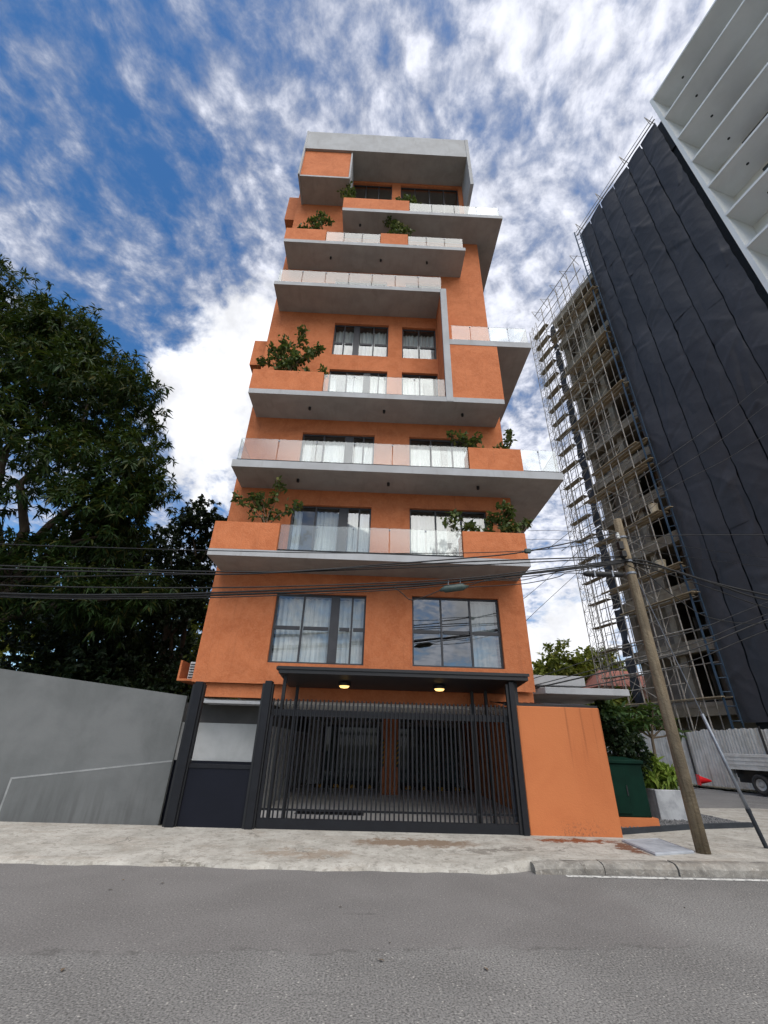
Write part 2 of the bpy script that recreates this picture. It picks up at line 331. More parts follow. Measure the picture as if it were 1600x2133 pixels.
# ------------------------------------------------------------------ mesh helpers
class MB:
    def __init__(s): s.v = []; s.f = []; s.mi = []; s.m = 0
    def add(s, vs, fs):
        o = len(s.v); s.v += [tuple(v) for v in vs]; s.f += [tuple(i+o for i in f) for f in fs]; s.mi += [s.m]*len(fs); return s
    def box(s, x0, x1, y0, y1, z0, z1, bev=0.):
        if x0 > x1: x0, x1 = x1, x0
        if y0 > y1: y0, y1 = y1, y0
        vs = [(x0, y0, z0), (x1, y0, z0), (x1, y1, z0), (x0, y1, z0), (x0, y0, z1), (x1, y0, z1), (x1, y1, z1), (x0, y1, z1)]
        return s.add(vs, [(0, 3, 2, 1), (4, 5, 6, 7), (0, 1, 5, 4), (1, 2, 6, 5), (2, 3, 7, 6), (3, 0, 4, 7)])
    def obox(s, o, ax, ay, az):
        # oriented box: corner o, edge vectors
        o, ax, ay, az = map(Vector, (o, ax, ay, az))
        vs = [o, o+ax, o+ax+ay, o+ay, o+az, o+ax+az, o+ax+ay+az, o+ay+az]
        fs = [(0, 3, 2, 1), (4, 5, 6, 7), (0, 1, 5, 4), (1, 2, 6, 5), (2, 3, 7, 6), (3, 0, 4, 7)]
        if ax.cross(ay).dot(az) < 0: fs = [f[::-1] for f in fs]
        return s.add(vs, fs)
    def quad(s, a, b, c, d): return s.add([a, b, c, d], [(0, 1, 2, 3)])
    def poly(s, pts): return s.add(pts, [tuple(range(len(pts)))])
    def prism(s, pts, z0, z1):
        n = len(pts); vs = [(x, y, z0) for x, y in pts]+[(x, y, z1) for x, y in pts]
        fs = [tuple(range(n))[::-1], tuple(range(n, 2*n))]+[(i, (i+1) % n, (i+1) % n+n, i+n) for i in range(n)]
        return s.add(vs, fs)
    def tube(s, pts, rad, n=6, cap=True):
        pts = [Vector(p) for p in pts]; rads = rad if isinstance(rad, (list, tuple)) else [rad]*len(pts)
        vs = []; prev = None
        for i, p in enumerate(pts):
            d = (pts[min(i+1, len(pts)-1)]-pts[max(i-1, 0)]).normalized()
            u = Vector((0, 0, 1)) if abs(d.z) < .9 else Vector((1, 0, 0))
            a = d.cross(u).normalized() if prev is None else (prev-d*prev.dot(d)).normalized()
            prev = a; b = d.cross(a)
            for k in range(n):
                t = 2*math.pi*k/n; vs.append(p+(a*math.cos(t)+b*math.sin(t))*rads[i])
        fs = [(i*n+k, i*n+(k+1) % n, (i+1)*n+(k+1) % n, (i+1)*n+k) for i in range(len(pts)-1) for k in range(n)]
        if cap: fs += [tuple(range(n))[::-1], tuple(range((len(pts)-1)*n, len(pts)*n))]
        return s.add(vs, fs)
    def lathe(s, c, prof, n=16, axis='z'):
        vs = []
        for r, h in prof:
            for k in range(n):
                t = 2*math.pi*k/n; a, b = r*math.cos(t), r*math.sin(t)
                vs.append((c[0]+a, c[1]+b, c[2]+h) if axis == 'z' else (c[0]+h, c[1]+a, c[2]+b))
        fs = [(i*n+k, i*n+(k+1) % n, (i+1)*n+(k+1) % n, (i+1)*n+k) for i in range(len(prof)-1) for k in range(n)]
        fs += [tuple(range(n))[::-1], tuple(range((len(prof)-1)*n, len(prof)*n))]
        return s.add(vs, fs)
    def mesh(s, name, mats, smooth=False):
        me = bpy.data.meshes.new(name); me.from_pydata(s.v, [], s.f)
        for m in (mats if isinstance(mats, (list, tuple)) else [mats]): me.materials.append(M[m])
        if any(s.mi): me.polygons.foreach_set('material_index', s.mi)
        if smooth: me.shade_smooth()
        me.update(); return me
    def build(s, name, mats, parent=None, smooth=False, bevel=0.):
        o = bpy.data.objects.new(name, s.mesh(name, mats, smooth)); col.objects.link(o)
        if parent is not None: o.parent = parent; o.matrix_parent_inverse = parent.matrix_world.inverted()
        if bevel:
            b = o.modifiers.new('bevel', 'BEVEL'); b.width = bevel; b.segments = 1; b.limit_method = 'ANGLE'
        return o
def tag(o, label=None, cat=None, group=None, kind=None):
    if label: o['label'] = label
    if cat: o['category'] = cat
    if group: o['group'] = group
    if kind: o['kind'] = kind
    return o
def empty(name, loc, label, cat, group=None):
    o = bpy.data.objects.new(name, None); col.objects.link(o); o.location = loc; o.empty_display_size = .2
    o.matrix_world = Matrix.Translation(loc)
    return tag(o, label, cat, group)
def link_copy(o, parent, off=(0, 0, 0)):
    c = o.copy(); col.objects.link(c); c.parent = parent; c.location = Vector(o.location)+Vector(off); return c

# ------------------------------------------------------------------ leaves
def leaves_mesh(name, pos, d, nrm, L, Wd, mat, bend=.0):
    """diamond leaves folded on their midrib; pos (n,3) base, d (n,3) direction, nrm (n,3) up"""
    n = len(pos); side = np.cross(d, nrm); side /= (np.linalg.norm(side, axis=1, keepdims=True)+1e-9)
    up = np.cross(side, d)
    L = np.asarray(L).reshape(-1, 1)*np.ones((n, 1)); Wd = np.asarray(Wd).reshape(-1, 1)*np.ones((n, 1))
    mid = pos+d*L*.45
    v = np.empty((n, 4, 3)); v[:, 0] = pos; v[:, 1] = mid+side*Wd*.5+up*Wd*.12
    v[:, 2] = pos+d*L-np.array([0, 0, 1])*L*bend; v[:, 3] = mid-side*Wd*.5+up*Wd*.12
    me = bpy.data.meshes.new(name)
    me.vertices.add(4*n); me.vertices.foreach_set('co', v.ravel())
    idx = np.arange(n)[:, None]*4+np.array([[0, 1, 2, 0, 2, 3]])
    me.loops.add(6*n); me.loops.foreach_set('vertex_index', idx.ravel().astype(np.int32))
    me.polygons.add(2*n); me.polygons.foreach_set('loop_start', np.arange(2*n, dtype=np.int32)*3)
    me.materials.append(M[mat]); me.update(calc_edges=True); me.validate(); return me
def unit(v): return v/(np.linalg.norm(v, axis=1, keepdims=True)+1e-9)
def sublobes(lobes, k, f, seed):
    rr = random.Random(seed); out = []
    for l in lobes:
        out.append((l[0], l[1], l[2], l[3]*.62))
        for i in range(k):
            a = rr.uniform(0, 6.28); z = rr.uniform(-.75, 1.); q = math.sqrt(max(0, 1-z*z)); r = l[3]
            out.append((l[0]+q*math.cos(a)*r*.72, l[1]+q*math.sin(a)*r*.72, l[2]+z*r*.66, r*f*rr.uniform(.75, 1.25)))
    return out
def crown(name, lobes, ncl, per, L, Wd, mat, parent, seed, droop=.3, spread=.9, shell=(.62, 1.), bend=.15, cut=None):
    rg = np.random.default_rng(seed)
    lob = np.array(lobes, float); w = lob[:, 3]**2; w = w/w.sum()
    k = rg.choice(len(lob), ncl, p=w); dr = unit(rg.normal(size=(ncl, 3)))
    # uneven lobes: radius modulated by direction
    ph = rg.uniform(0, 6.28, (len(lob), 3))
    mod = 1+.16*np.sin(3*dr[:, 0]+ph[k, 0])*np.sin(4*dr[:, 1]+ph[k, 1])+.12*np.sin(6*dr[:, 2]+ph[k, 2])
    rad = lob[k, 3]*rg.uniform(shell[0], shell[1], ncl)*mod
    sc = np.array([1, 1, .85]); c = lob[k, :3]+dr*rad[:, None]*sc
    if cut is not None: m = cut(c); c = c[m]; dr = dr[m]; ncl = len(c)
    out = unit(dr+rg.normal(size=(ncl, 3))*.45+np.array([0, 0, .15]))
    P = np.repeat(c, per, 0); O = np.repeat(out, per, 0)
    d = unit(O*.55+unit(rg.normal(size=P.shape))*spread-np.array([0, 0, 1])*droop)
    nr = unit(O+np.array([0, 0, .8])+rg.normal(size=P.shape)*.3)
    me = leaves_mesh(name, P+rg.normal(size=P.shape)*L*.12, d, nr, L*rg.uniform(.7, 1.2, len(P)), Wd*rg.uniform(.8, 1.2, len(P)), mat, bend)
    o = bpy.data.objects.new(name, me); col.objects.link(o); o.parent = parent; o.matrix_parent_inverse = parent.matrix_world.inverted()
    o['kind'] = 'stuff'; return o
def limbs(mb, base, tips, r0, rg, seg=6):
    base = Vector(base)
    for tp, rr in tips:
        tp = Vector(tp); pts = []; rads = []
        for i in range(seg+1):
            t = i/seg; p = base.lerp(tp, t); p.z += math.sin(t*math.pi)*.08*(tp-base).length
            if 0 < i < seg: p += Vector((rg.uniform(-.06, .06), rg.uniform(-.06, .06), 0))*(tp-base).length
            pts.append(p); rads.append(r0*rr*(1-t)+.015*r0/.1*t*.6+.004)
        mb.tube(pts, rads, 7)

# ================================================================== GROUND
def sheet(name, pts, z, mat, kind='structure'):
    mb = MB(); mb.poly([(x, y, z if not callable(z) else z(x, y)) for x, y in pts]); return tag(mb.build(name, mat), kind=kind)
sheet('ground', [(-900, -900), (900, -900), (900, 1500), (-900, 1500)], -.62, 'ground_soil')
sheet('road', [(-120, -14), (120, -14), (120, 8.2), (-120, 8.2)], 0., 'asphalt')
sheet('road_marking', [(2.95, 7.80), (60, 8.02), (60, 8.12), (2.95, 7.90)], .005, 'road_paint')
# side street on the far right
sheet('side_road', [(9.6, 15.6), (13.2, 16.2), (20, 13.4), (60, 8.1), (60, 21), (22, 18.6), (16.9, 25.6), (13.0, 41), (6, 70), (-4, 70), (7.4, 26)], .02, 'asphalt')
sheet('side_road_marking', [(17.55, 24.6), (17.68, 24.62), (14.6, 37.2), (14.47, 37.17)], .026, 'road_paint')
sheet('verge', [(16.0, 40), (17.75, 24.6), (22.6, 18.7), (60, 21), (60, 90), (2, 90), (8, 70)], .13, 'ground_soil')
def build_sidewalk():
    # one raised sheet with a sloped driveway lip on the left and a straight kerb line on the right
    mb = MB(); nx = 200
    ys = [0, .01, .12, .25, .5, .75, 1.]
    rg = random.Random(3)
    xs = [-60+i*(53.)/70 for i in range(70)]+[-7+i*9.78/130 for i in range(131)]
    def sst(x): t_ = min(1, max(0, (x-1.7)/1.0)); return t_*t_*(3-2*t_)
    def front(x): return 7.86+.27*sst(x)+.03*math.sin(x*1.7)+.025*math.sin(x*5.1+1)+.012*math.sin(x*13)
    grid = []
    for x in xs:
        f = front(x)
        grid.append([(x, f+(10.24-f)*t, (.006 if t == 0 else .028 if t == .01 else .05 if t < .2 else .05+.085*min(1, (t-.12)/.75))+(.006*math.sin(x*3+t*9) if 0 < t < 1 else 0)) for t in ys])
        grid[-1] = [(a_, b_, (c_*(1-sst(x))+.134*sst(x)) if q_ else -.02) for q_, (a_, b_, c_) in enumerate(grid[-1])]
    vs = [p for r in grid for p in r]; k = len(ys)
    fs = [(i*k+j, (i+1)*k+j, (i+1)*k+j+1, i*k+j+1) for i in range(nx) for j in range(k-1)]
    mb.add(vs, fs)
    o = tag(mb.build('sidewalk', 'sidewalk', smooth=True), kind='structure')
    mb = MB()
    pr = [(2.72, 8.13), (9.5, 8.38), (14, 8.6), (14, 14.2), (12.4, 15.9), (9.4, 15.4), (7.2, 24), (2.72, 24)]
    mb.poly([(x, y, .135 if y < 10.5 else .14) for x, y in pr])
    tag(mb.build('corner_pavement', 'sidewalk'), kind='structure')
    # kerb stones, rounded nose, each its own piece
    x = 2.52
    prev = None
    for i, (ln, dz, dy) in enumerate([(1.05, -.008, 0), (1.12, 0, .012), (1.75, .006, -.01), (1.9, .0, .008), (1.9, 0, 0), (1.9, .004, .01), (1.9, 0, 0)]):
        prof = [(7.92, -.05), (7.925, .075), (7.955, .115), (8.0, .135), (8.07, .142), (8.19, .138), (8.19, -.05)]
        mb = MB(); n = len(prof); nseg = 8; vs = []
        for s_ in range(nseg+1):
            xx = x+.008+(ln-.016)*s_/nseg; sh = (xx-2.6)*.030+dy
            j = rg.uniform(-.007, .007)
            if i == 0: drop = max(0, 1-(s_/nseg)*4)*.02
            else: drop = 0
            vs += [(xx, yy+sh+(j if k < 4 else 0), max(zz+dz+rg.uniform(-.004, .004)-(drop if zz > 0 else 0), -.05)) for k, (yy, zz) in enumerate(prof)]
        fs = [(a*n+b, a*n+b+1, (a+1)*n+b+1, (a+1)*n+b) for a in range(nseg) for b in range(n-1)]
        fs += [tuple(range(n))[::-1], tuple(range(nseg*n, nseg*n+n))]
        mb.add(vs, [f[::-1] for f in fs])
        mb.build('kerb_stone', 'kerb', o, smooth=False); x += ln
    return o
build_sidewalk()
# the yard behind the pavement edge on the left lies lower
sheet('yard', [(-60, 10.2), (-2.0, 10.2), (-2.0, 13), (-60, 13)], lambda x, y: -.2 if y > 11 else .0, 'ground_soil')
sheet('back_garden', [(-60, 13), (-4.5, 13), (-4.5, 60), (-60, 60)], .0, 'ground_soil')
# mud stains and hatch
mb = MB(); hp = [(4.78, 9.75), (5.62, 9.98), (5.55, 8.86), (4.72, 8.58)]
mb.prism(hp[::-1], .11, .165)
h = mb.build('hatch_cover', 'hatch_metal', bevel=.008)
tag(h, 'flat grey metal hatch cover lying on the pavement beside the orange street wall', 'hatch')
mb = MB()
for a, b in ((0, 1), (1, 2), (2, 3), (3, 0)):
    A = Vector((*hp[a], .166)); B = Vector((*hp[b], .166)); c = Vector((5.17, 9.3, .166))
    A = A.lerp(c, .05); B = B.lerp(c, .05); mb.tube([A, B], .008, 5)
mb.build('rim', 'hatch_metal', h)

# ================================================================== ORANGE APARTMENT TOWER
YW, YF = 11.6, 10.43
XL, XR = -4.40, 4.21
T = empty('apartment_tower', (0, 14, .14), 'orange stucco apartment tower with stacked grey balcony slabs and glass railings', 'building')
def wall_holes(mb, x0, x1, z0, z1, y, th, holes):
    xs = sorted({x0, x1, *[h[0] for h in holes], *[h[1] for h in holes]}); zs = sorted({z0, z1, *[h[2] for h in holes], *[h[3] for h in holes]})
    xs = [x for x in xs if x0 <= x <= x1]; zs = [z for z in zs if z0 <= z <= z1]
    def hole(i, j):
        if not (0 <= i < len(xs)-1 and 0 <= j < len(zs)-1): return False
        cx, cz = (xs[i]+xs[i+1])/2, (zs[j]+zs[j+1])/2
        return any(h[0] < cx < h[1] and h[2] < cz < h[3] for h in holes)
    for i in range(len(xs)-1):
        for j in range(len(zs)-1):
            if hole(i, j): continue
            a, b, c, d = xs[i], xs[i+1], zs[j], zs[j+1]
            mb.quad((a, y, c), (b, y, c), (b, y, d), (a, y, d)); mb.quad((b, y+th, c), (a, y+th, c), (a, y+th, d), (b, y+th, d))
            if hole(i+1, j): mb.quad((b, y, c), (b, y+th, c), (b, y+th, d), (b, y, d))
            if hole(i-1, j): mb.quad((a, y+th, c), (a, y, c), (a, y, d), (a, y+th, d))
            if hole(i, j+1): mb.quad((a, y, d), (b, y, d), (b, y+th, d), (a, y+th, d))
            if hole(i, j-1): mb.quad((a, y+th, c), (b, y+th, c), (b, y, c), (a, y, c))
WINS = [  # x0,x1,z0,z1, style
    (-2.62, -.16, 3.37, 5.21, 'a2'), (1.10, 3.50, 3.39, 5.25, 'grid3'),
    (-2.54, -.13, 5.96, 8.00, 'slideL'), (1.04, 3.41, 5.96, 8.03, 'slideR'),
    (-2.54, -.13, 8.74, 10.77, 'slideL'), (1.04, 3.20, 8.74, 10.77, 'slideR'),
    (-1.90, .23, 14.52, 16.28, 'a2b'), (.77, 2.10, 14.50, 16.22, 'pair'),
    (-1.90, .23, 11.52, 13.75, 'slideL'), (.77, 2.10, 11.52, 13.75, 'pairdoor'),
    (-2.1, .1, 17.02, 19.02, 'slideL'), (.9, 2.4, 17.02, 19.02, 'pairdoor'),
    (-2.1, .1, 19.76, 21.7, 'slideL'), (1.1, 3.0, 19.76, 21.7, 'slideR'),
    (-1.78, .20, 22.32, 27.0, 'tall3'), (.64, 3.58, 22.32, 27.0, 'tall4')]
mb = MB()
holes = [w[:4] for w in WINS]
wall_holes(mb, XL, XR, 2.86, 22.3, YW, .22, holes)
wall_holes(mb, XL, 3.80, 22.3, 27.2, YW, .22, holes)
# side and back walls (hollow body)
for (xa, xb, za, zb) in ((XL, XL+.2, 2.86, 27.2), (XR-.2, XR, 2.86, 22.3), (3.6, 3.80, 22.3, 27.2)):
    mb.box(xa, xb, YW+.222, 22, za, zb)
mb.box(XL, XR, 22.002, 22.2, 2.86, 27.2)
mb.build('wall', 'stucco', T)
mb = MB(); mb.box(XL+.3, -2.42, YW+.12, YW+.4, 2.54, 2.855); mb.box(-2.418, XR-.02, YW+.14, YW+.4, 2.52, 2.857); mb.build('lintel_band', 'stucco', T)
for z in (2.87, 5.76, 8.5, 11.3, 14.0, 16.8, 19.54, 22.08):
    mb = MB(); mb.box(XL+.201, (XR if z < 22 else 3.8)-.201, YW+.223, 21.99, z, z+.2); mb.build('floor_slab', 'room', T)
mb = MB(); mb.box(XL+.201, 3.59, 16.2, 16.3, 3.1, 27.1); mb.build('inner_wall', 'room', T)

def make_window(x0, x1, z0, z1, style, seed):
    rg = random.Random(seed)
    y = YW+.10; fr = .05; dp = .07
    W = x1-x0
    vs = {'a2': [0, .31, .62, .70, .85, 1], 'a2b': [0, .19, .37, .46, .73, 1], 'grid3': [0, .333, .667, 1], 'slideL': [0, .30, .60, .70, .85, 1], 'slideR': [0, .34, .67, 1],
          'pair': [0, .5, 1], 'pairdoor': [0, .5, 1], 'tall3': [0, .33, .66, 1], 'tall4': [0, .25, .5, .75, 1]}[style]
    post = {'a2': 2, 'slideL': 2, 'a2b': 2}.get(style)
    zm = {'a2': .50, 'grid3': .49, 'a2b': .42, 'pair': .42}.get(style)
    f = MB()
    f.box(x0, x1, y, y+dp, z1-fr, z1); f.box(x0, x1, y, y+dp, z0, z0+fr)
    f.box(x0, x0+fr, y, y+dp, z0+fr, z1-fr); f.box(x1-fr, x1, y, y+dp, z0+fr, z1-fr)
    for i, v in enumerate(vs[1:-1], 1):
        if post is not None and i in (post, post+1): continue
        xx = x0+v*W; f.box(xx-.025, xx+.025, y+.004, y+dp-.004, z0+fr, z1-fr)
    if post is not None: f.box(x0+vs[post]*W-.02, x0+vs[post+1]*W+.02, y-.012, y+dp+.02, z0+fr, z1-fr)
    fo = f.build('window' if z0 not in (5.96, 8.74, 11.52, 17.02, 19.76) else 'balcony_door', 'win_metal', T)
    if zm:
        zz = z0+zm*(z1-z0)
        for i in range(len(vs)-1):
            if post is not None and i == post: continue
            a, b = x0+vs[i]*W, x0+vs[i+1]*W
            tb = MB(); tb.box(a+.05, b-.05, y+.006, y+dp-.006, zz-.045, zz+.045); tb.build('transom', 'win_metal', fo)
    gm = 'glass_tint' if style in ('grid3', 'tall3', 'tall4') else 'glass_window'
    for i in range(len(vs)-1):
        if post is not None and i == post: continue
        a, b = x0+vs[i]*W, x0+vs[i+1]*W
        rows = [(z0, z1)] if not zm else [(z0, zz), (zz, z1)]
        for (c, d) in rows:
            tl = rg.uniform(-.004, .004); tx = rg.uniform(-.006, .006)
            p = MB(); p.quad((a+.02, y+.035+tl, c+.02), (b-.02, y+.035+tl+tx, c+.02), (b-.02, y+.035-tl+tx, d-.02), (a+.02, y+.035-tl, d-.02))
            p.build('pane', gm, fo)
    # pleated curtains hung behind the glass
    spans = {'a2': [(.02, .62), (.70, .98)], 'a2b': [(.02, .37), (.47, .98)], 'pair': [(.03, .97)], 'pairdoor': [(.03, .60)], 'slideL': [(.02, .12), (.31, .66), (.72, .98)], 'slideR': [(.02, .50), (.62, .97)],
             'grid3': [(.70, .97)], 'tall3': [], 'tall4': []}[style]
    for a, b in spans:
        cm = MB(); n = max(10, int((b-a)*W/.022)); pts = []
        for k in range(n+1):
            t = k/n; xx = x0+(a+(b-a)*t)*W
            ph = k*.9+1.3*math.sin(k*.23+seed)
            pts.append((xx, y+.26+.035*math.sin(ph)+.015*math.sin(ph*.37)))
        vs_ = [(px, py, z0+.03) for px, py in pts]+[(px, py, z1-.06) for px, py in pts]
        cm.add(vs_, [(k, k+1, n+2+k, n+1+k) for k in range(n)]); cm.build('curtain', 'curtain', fo, smooth=True)
for i, w in enumerate(WINS): make_window(*w, seed=i+3)

def glass_run(parent, p0, p1, z0, z1, n, top=None):
    (xa, ya), (xb, yb) = p0, p1
    L = math.hypot(xb-xa, yb-ya); ux, uy = (xb-xa)/L, (yb-ya)/L
    for k in range(n):
        a = k*L/n+.012; b = (k+1)*L/n-.012
        m = MB(); th = .012
        m.obox((xa+ux*a, ya+uy*a, z0), (ux*(b-a), uy*(b-a), 0), (-uy*th, ux*th, 0), (0, 0, z1-z0)); m.mi[:] = [1, 1, 0, 1, 0, 1]; m.build('glass_pane', ['glass_rail', 'glass_edge'], parent)
    m = MB(); m.obox((xa, ya, z0-.02), (ux*L, uy*L, 0), (-uy*.05, ux*.05, 0), (0, 0, .07)); m.build('base_channel', 'win_metal', parent)
    for k in range(1, n):
        m = MB(); a = k*L/n
        m.obox((xa+ux*(a-.02)-(-uy)*.012, ya+uy*(a-.02)-ux*.012, z1-.07), (ux*.04, uy*.04, 0), (-uy*.036, ux*.036, 0), (0, 0, .04)); m.build('clip', 'galv', parent)
def planter(parent, x0, x1, z0, z1, dep=.62, y0=YF):
    m = MB(); t = .07; y1 = y0+dep
    m.box(x0, x1, y0, y0+t, z0, z1); m.box(x0, x1, y1-t, y1, z0, z1); m.box(x0, x0+t, y0+t, y1-t, z0, z1); m.box(x1-t, x1, y0+t, y1-t, z0, z1)
    m.m = 1; m.box(x0+t, x1-t, y0+t, y1-t, z1-.25, z1-.09)
    return m.build('planter_box', ['stucco', 'soil'], parent)
def spots(parent, xs, y, z):
    for x in xs:
        m = MB(); m.lathe((x, y, z), [(.036, -.10), (.042, -.09), (.042, .004)], 12); m.build('spotlight', 'frame_metal', parent)
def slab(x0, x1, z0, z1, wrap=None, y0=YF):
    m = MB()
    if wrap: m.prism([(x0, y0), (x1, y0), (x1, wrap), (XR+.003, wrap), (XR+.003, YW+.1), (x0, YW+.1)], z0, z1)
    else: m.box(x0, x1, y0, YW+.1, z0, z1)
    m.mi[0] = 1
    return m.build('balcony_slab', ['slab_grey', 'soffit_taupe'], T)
# S1
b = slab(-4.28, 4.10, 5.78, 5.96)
planter(b, -4.26, -2.54, 5.962, 6.75); planter(b, 2.36, 4.06, 5.962, 6.73)
glass_run(b, (-2.53, YF+.06), (2.35, YF+.06), 5.98, 6.75, 5)
# S2
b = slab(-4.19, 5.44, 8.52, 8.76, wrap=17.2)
planter(b, 2.71, 4.29, 8.762, 9.54)
glass_run(b, (-4.10, YF+.06), (2.70, YF+.06), 8.78, 9.58, 6); glass_run(b, (4.30, YF+.06), (5.38, YF+.06), 8.78, 9.58, 2); glass_run(b, (5.38, YF+.08), (5.38, 16.9), 8.78, 9.58, 5)
glass_run(b, (-4.10, YW-.05), (-4.10, YF+.1), 8.78, 9.58, 1)
spots(b, (-2.35, .35, 3.05), 11.0, 8.52)
# S3
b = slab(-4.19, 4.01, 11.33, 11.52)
planter(b, -4.20, -1.88, 11.522, 12.36)
glass_run(b, (-1.87, YF+.06), (2.12, YF+.06), 11.54, 12.33, 4); spots(b, (-2.3, .15, 2.75), 11.0, 11.33)
m = MB(); m.box(2.36, 4.02, YF+.012, YW+.05, 11.522, 13.98); m.build('projecting_block', 'stucco', T)
m = MB(); m.box(2.130, 2.34, YF+.06, YW+.05, 11.53, 16.99); m.build('side_fin', 'stucco', T)
m = MB(); m.box(2.13, 2.358, YF-.01, YF+.10, 11.34, 17.02); m.build('frame_band', 'slab_grey', T, bevel=.008)
# F6 right balcony
b = slab(2.362, 5.24, 13.985, 14.24, wrap=15.5)
glass_run(b, (2.46, YF+.06), (5.19, YF+.06), 14.26, 15.03, 4); glass_run(b, (5.19, YF+.08), (5.19, 15.3), 14.26, 15.03, 4)
# S4
b = slab(-4.18, 2.128, 16.81, 17.0)
glass_run(b, (-4.08, YF+.06), (2.20, YF+.06), 17.02, 17.79, 7); glass_run(b, (-4.08, YW-.05), (-4.08, YF+.1), 17.02, 17.79, 1)
# S5
b = slab(-4.18, 3.28, 19.57, 19.76)
planter(b, -4.19, -2.52, 19.762, 20.54); planter(b, -.24, .90, 19.762, 20.50, .5)
glass_run(b, (-2.51, YF+.06), (-.25, YF+.06), 19.78, 20.50, 3); glass_run(b, (.91, YF+.06), (3.21, YF+.06), 19.78, 20.48, 3)
spots(b, (-2.3, -.2, 1.75), 11.0, 19.57)
# S6
b = slab(-1.97, 5.08, 22.10, 22.31, wrap=15.5)
planter(b, -1.97, .97, 22.312, 23.13, .5)
glass_run(b, (.98, YF+.06), (4.98, YF+.06), 22.33, 23.06, 4); glass_run(b, (4.98, YF+.08), (4.98, 15.2), 22.33, 23.06, 4); spots(b, (-1.2,), 11.0, 22.10)
# top frame
YT = 10.3
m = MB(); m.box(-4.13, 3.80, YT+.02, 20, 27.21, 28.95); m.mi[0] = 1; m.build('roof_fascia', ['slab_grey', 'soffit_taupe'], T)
m = MB(); m.box(-4.21, -4.132, YT, 13.2, 24.70, 28.99); m.build('end_fin', 'slab_grey', T, bevel=.008)
m = MB(); m.box(3.802, 3.96, YT, 13.2, 24.62, 28.97); m.build('end_fin', 'slab_grey', T, bevel=.008)
m = MB(); m.box(-4.128, -1.87, YT+.13, YW+.05, 24.85, 27.205); m.build('projecting_box', 'stucco', T)
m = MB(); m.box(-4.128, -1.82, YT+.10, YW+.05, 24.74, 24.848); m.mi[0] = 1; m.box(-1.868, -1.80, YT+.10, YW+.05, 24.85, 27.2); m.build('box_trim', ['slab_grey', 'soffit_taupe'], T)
# condenser ledges on the left flank
for zb, hh in ((2.93, .5), (14.1, 1.3), (23.9, 2.0)):
    m = MB(); y0 = 12.1 if zb < 5 else 11.9
    m.box(-4.98, XL-.002, y0, y0+1.1, zb, zb+.05); m.box(-4.98, -4.93, y0, y0+1.1, zb+.05, zb+hh); m.box(-4.93, XL-.002, y0+1.05, y0+1.1, zb+.05, zb+hh)
    if hh > 1: m.box(-4.93, XL-.002, y0, y0+.05, zb+.05, zb+hh)
    lg = m.build('condenser_ledge', 'stucco', T)
m = MB(); m.box(-4.78, -4.45, 12.25, 12.9, 2.985, 3.42)
ac = m.build('air_conditioner', 'ac_white', None, bevel=.01); tag(ac, 'white air conditioner unit on the small orange ledge beside the tower', 'air conditioner')
m = MB(); m.lathe((-4.62, 12.246, 3.2), [(.13, 0), (.13, .002)], 14)
m = MB()
for k in range(6): m.box(-4.76, -4.47, 12.235, 12.249, 3.02+k*.065, 3.045+k*.065)
m.build('grille', 'frame_metal', ac)
# side entrance canopy on the right flank
m = MB(); m.box(XR+.004, 6.0, 12.6, 14.5, 3.16, 3.42); m.build('entrance_roof', 'slab_grey', T, bevel=.01)
m = MB(); m.prism([(4.22, 12.7), (4.62, 12.0), (6.85, 12.0), (6.85, 14.8), (4.22, 14.8)], 2.88, 3.045); m.build('entrance_roof', 'slab_grey', T, bevel=.01)
m = MB(); m.box(XR+.004, 6.2, 14.6, 14.8, .1, 2.879); m.build('entrance_wall', 'white_wall', T)
# ---- parking level
m = MB(); m.box(-3.74, XR, 10.18, 21, .04, .146); m.build('parking_floor', 'park_floor', T)
m = MB(); m.box(XL+.02, XR-.02, YW+.402, 21, 2.45, 2.52); m.build('parking_ceiling', 'tower_white', T)
m = MB(); m.box(4.02, 4.2, 11.9, 20.6, .147, 2.449); m.build('side_wall', 'stucco', T)
m = MB(); m.box(-2.62, -2.44, 12.5, 20.6, .147, 1.95); m.build('side_wall', 'white_wall', T)
m = MB(); m.box(-2.60, -2.46, 12.5, 20.4, 1.952, 2.449); m.build('dark_upper_strip', 'dark_room', T)  # dark strip added above the white wall; shade put into its colour
m = MB(); m.box(-5.1, -2.63, 12.5, 12.66, -.2, 1.98); m.build('passage_wall', 'white_wall', T)
m = MB(); m.box(-5.1, -2.63, 12.44, 12.498, -.2, 1.14); m.build('passage_dado', 'navy_panel', T)
m = MB(); m.box(-5.1, -2.63, 12.52, 12.62, 1.982, 2.44); m.build('passage_dark_panel', 'dark_room', T)  # dark panel stands in for the shaded opening above the passage wall
m = MB(); m.box(-5.0, -2.64, 15.0, 15.1, .147, 2.449); m.build('back_wall', 'dark_room', T)
m = MB(); m.box(-4.1, -2.5, 11.75, 12.4, 2.40, 2.47); m.build('slab_edge', 'slab_grey', T)
m = MB(); m.box(-2.44, 4.02, 20.4, 20.6, .147, 2.449); m.build('back_wall', 'garage_wall', T)
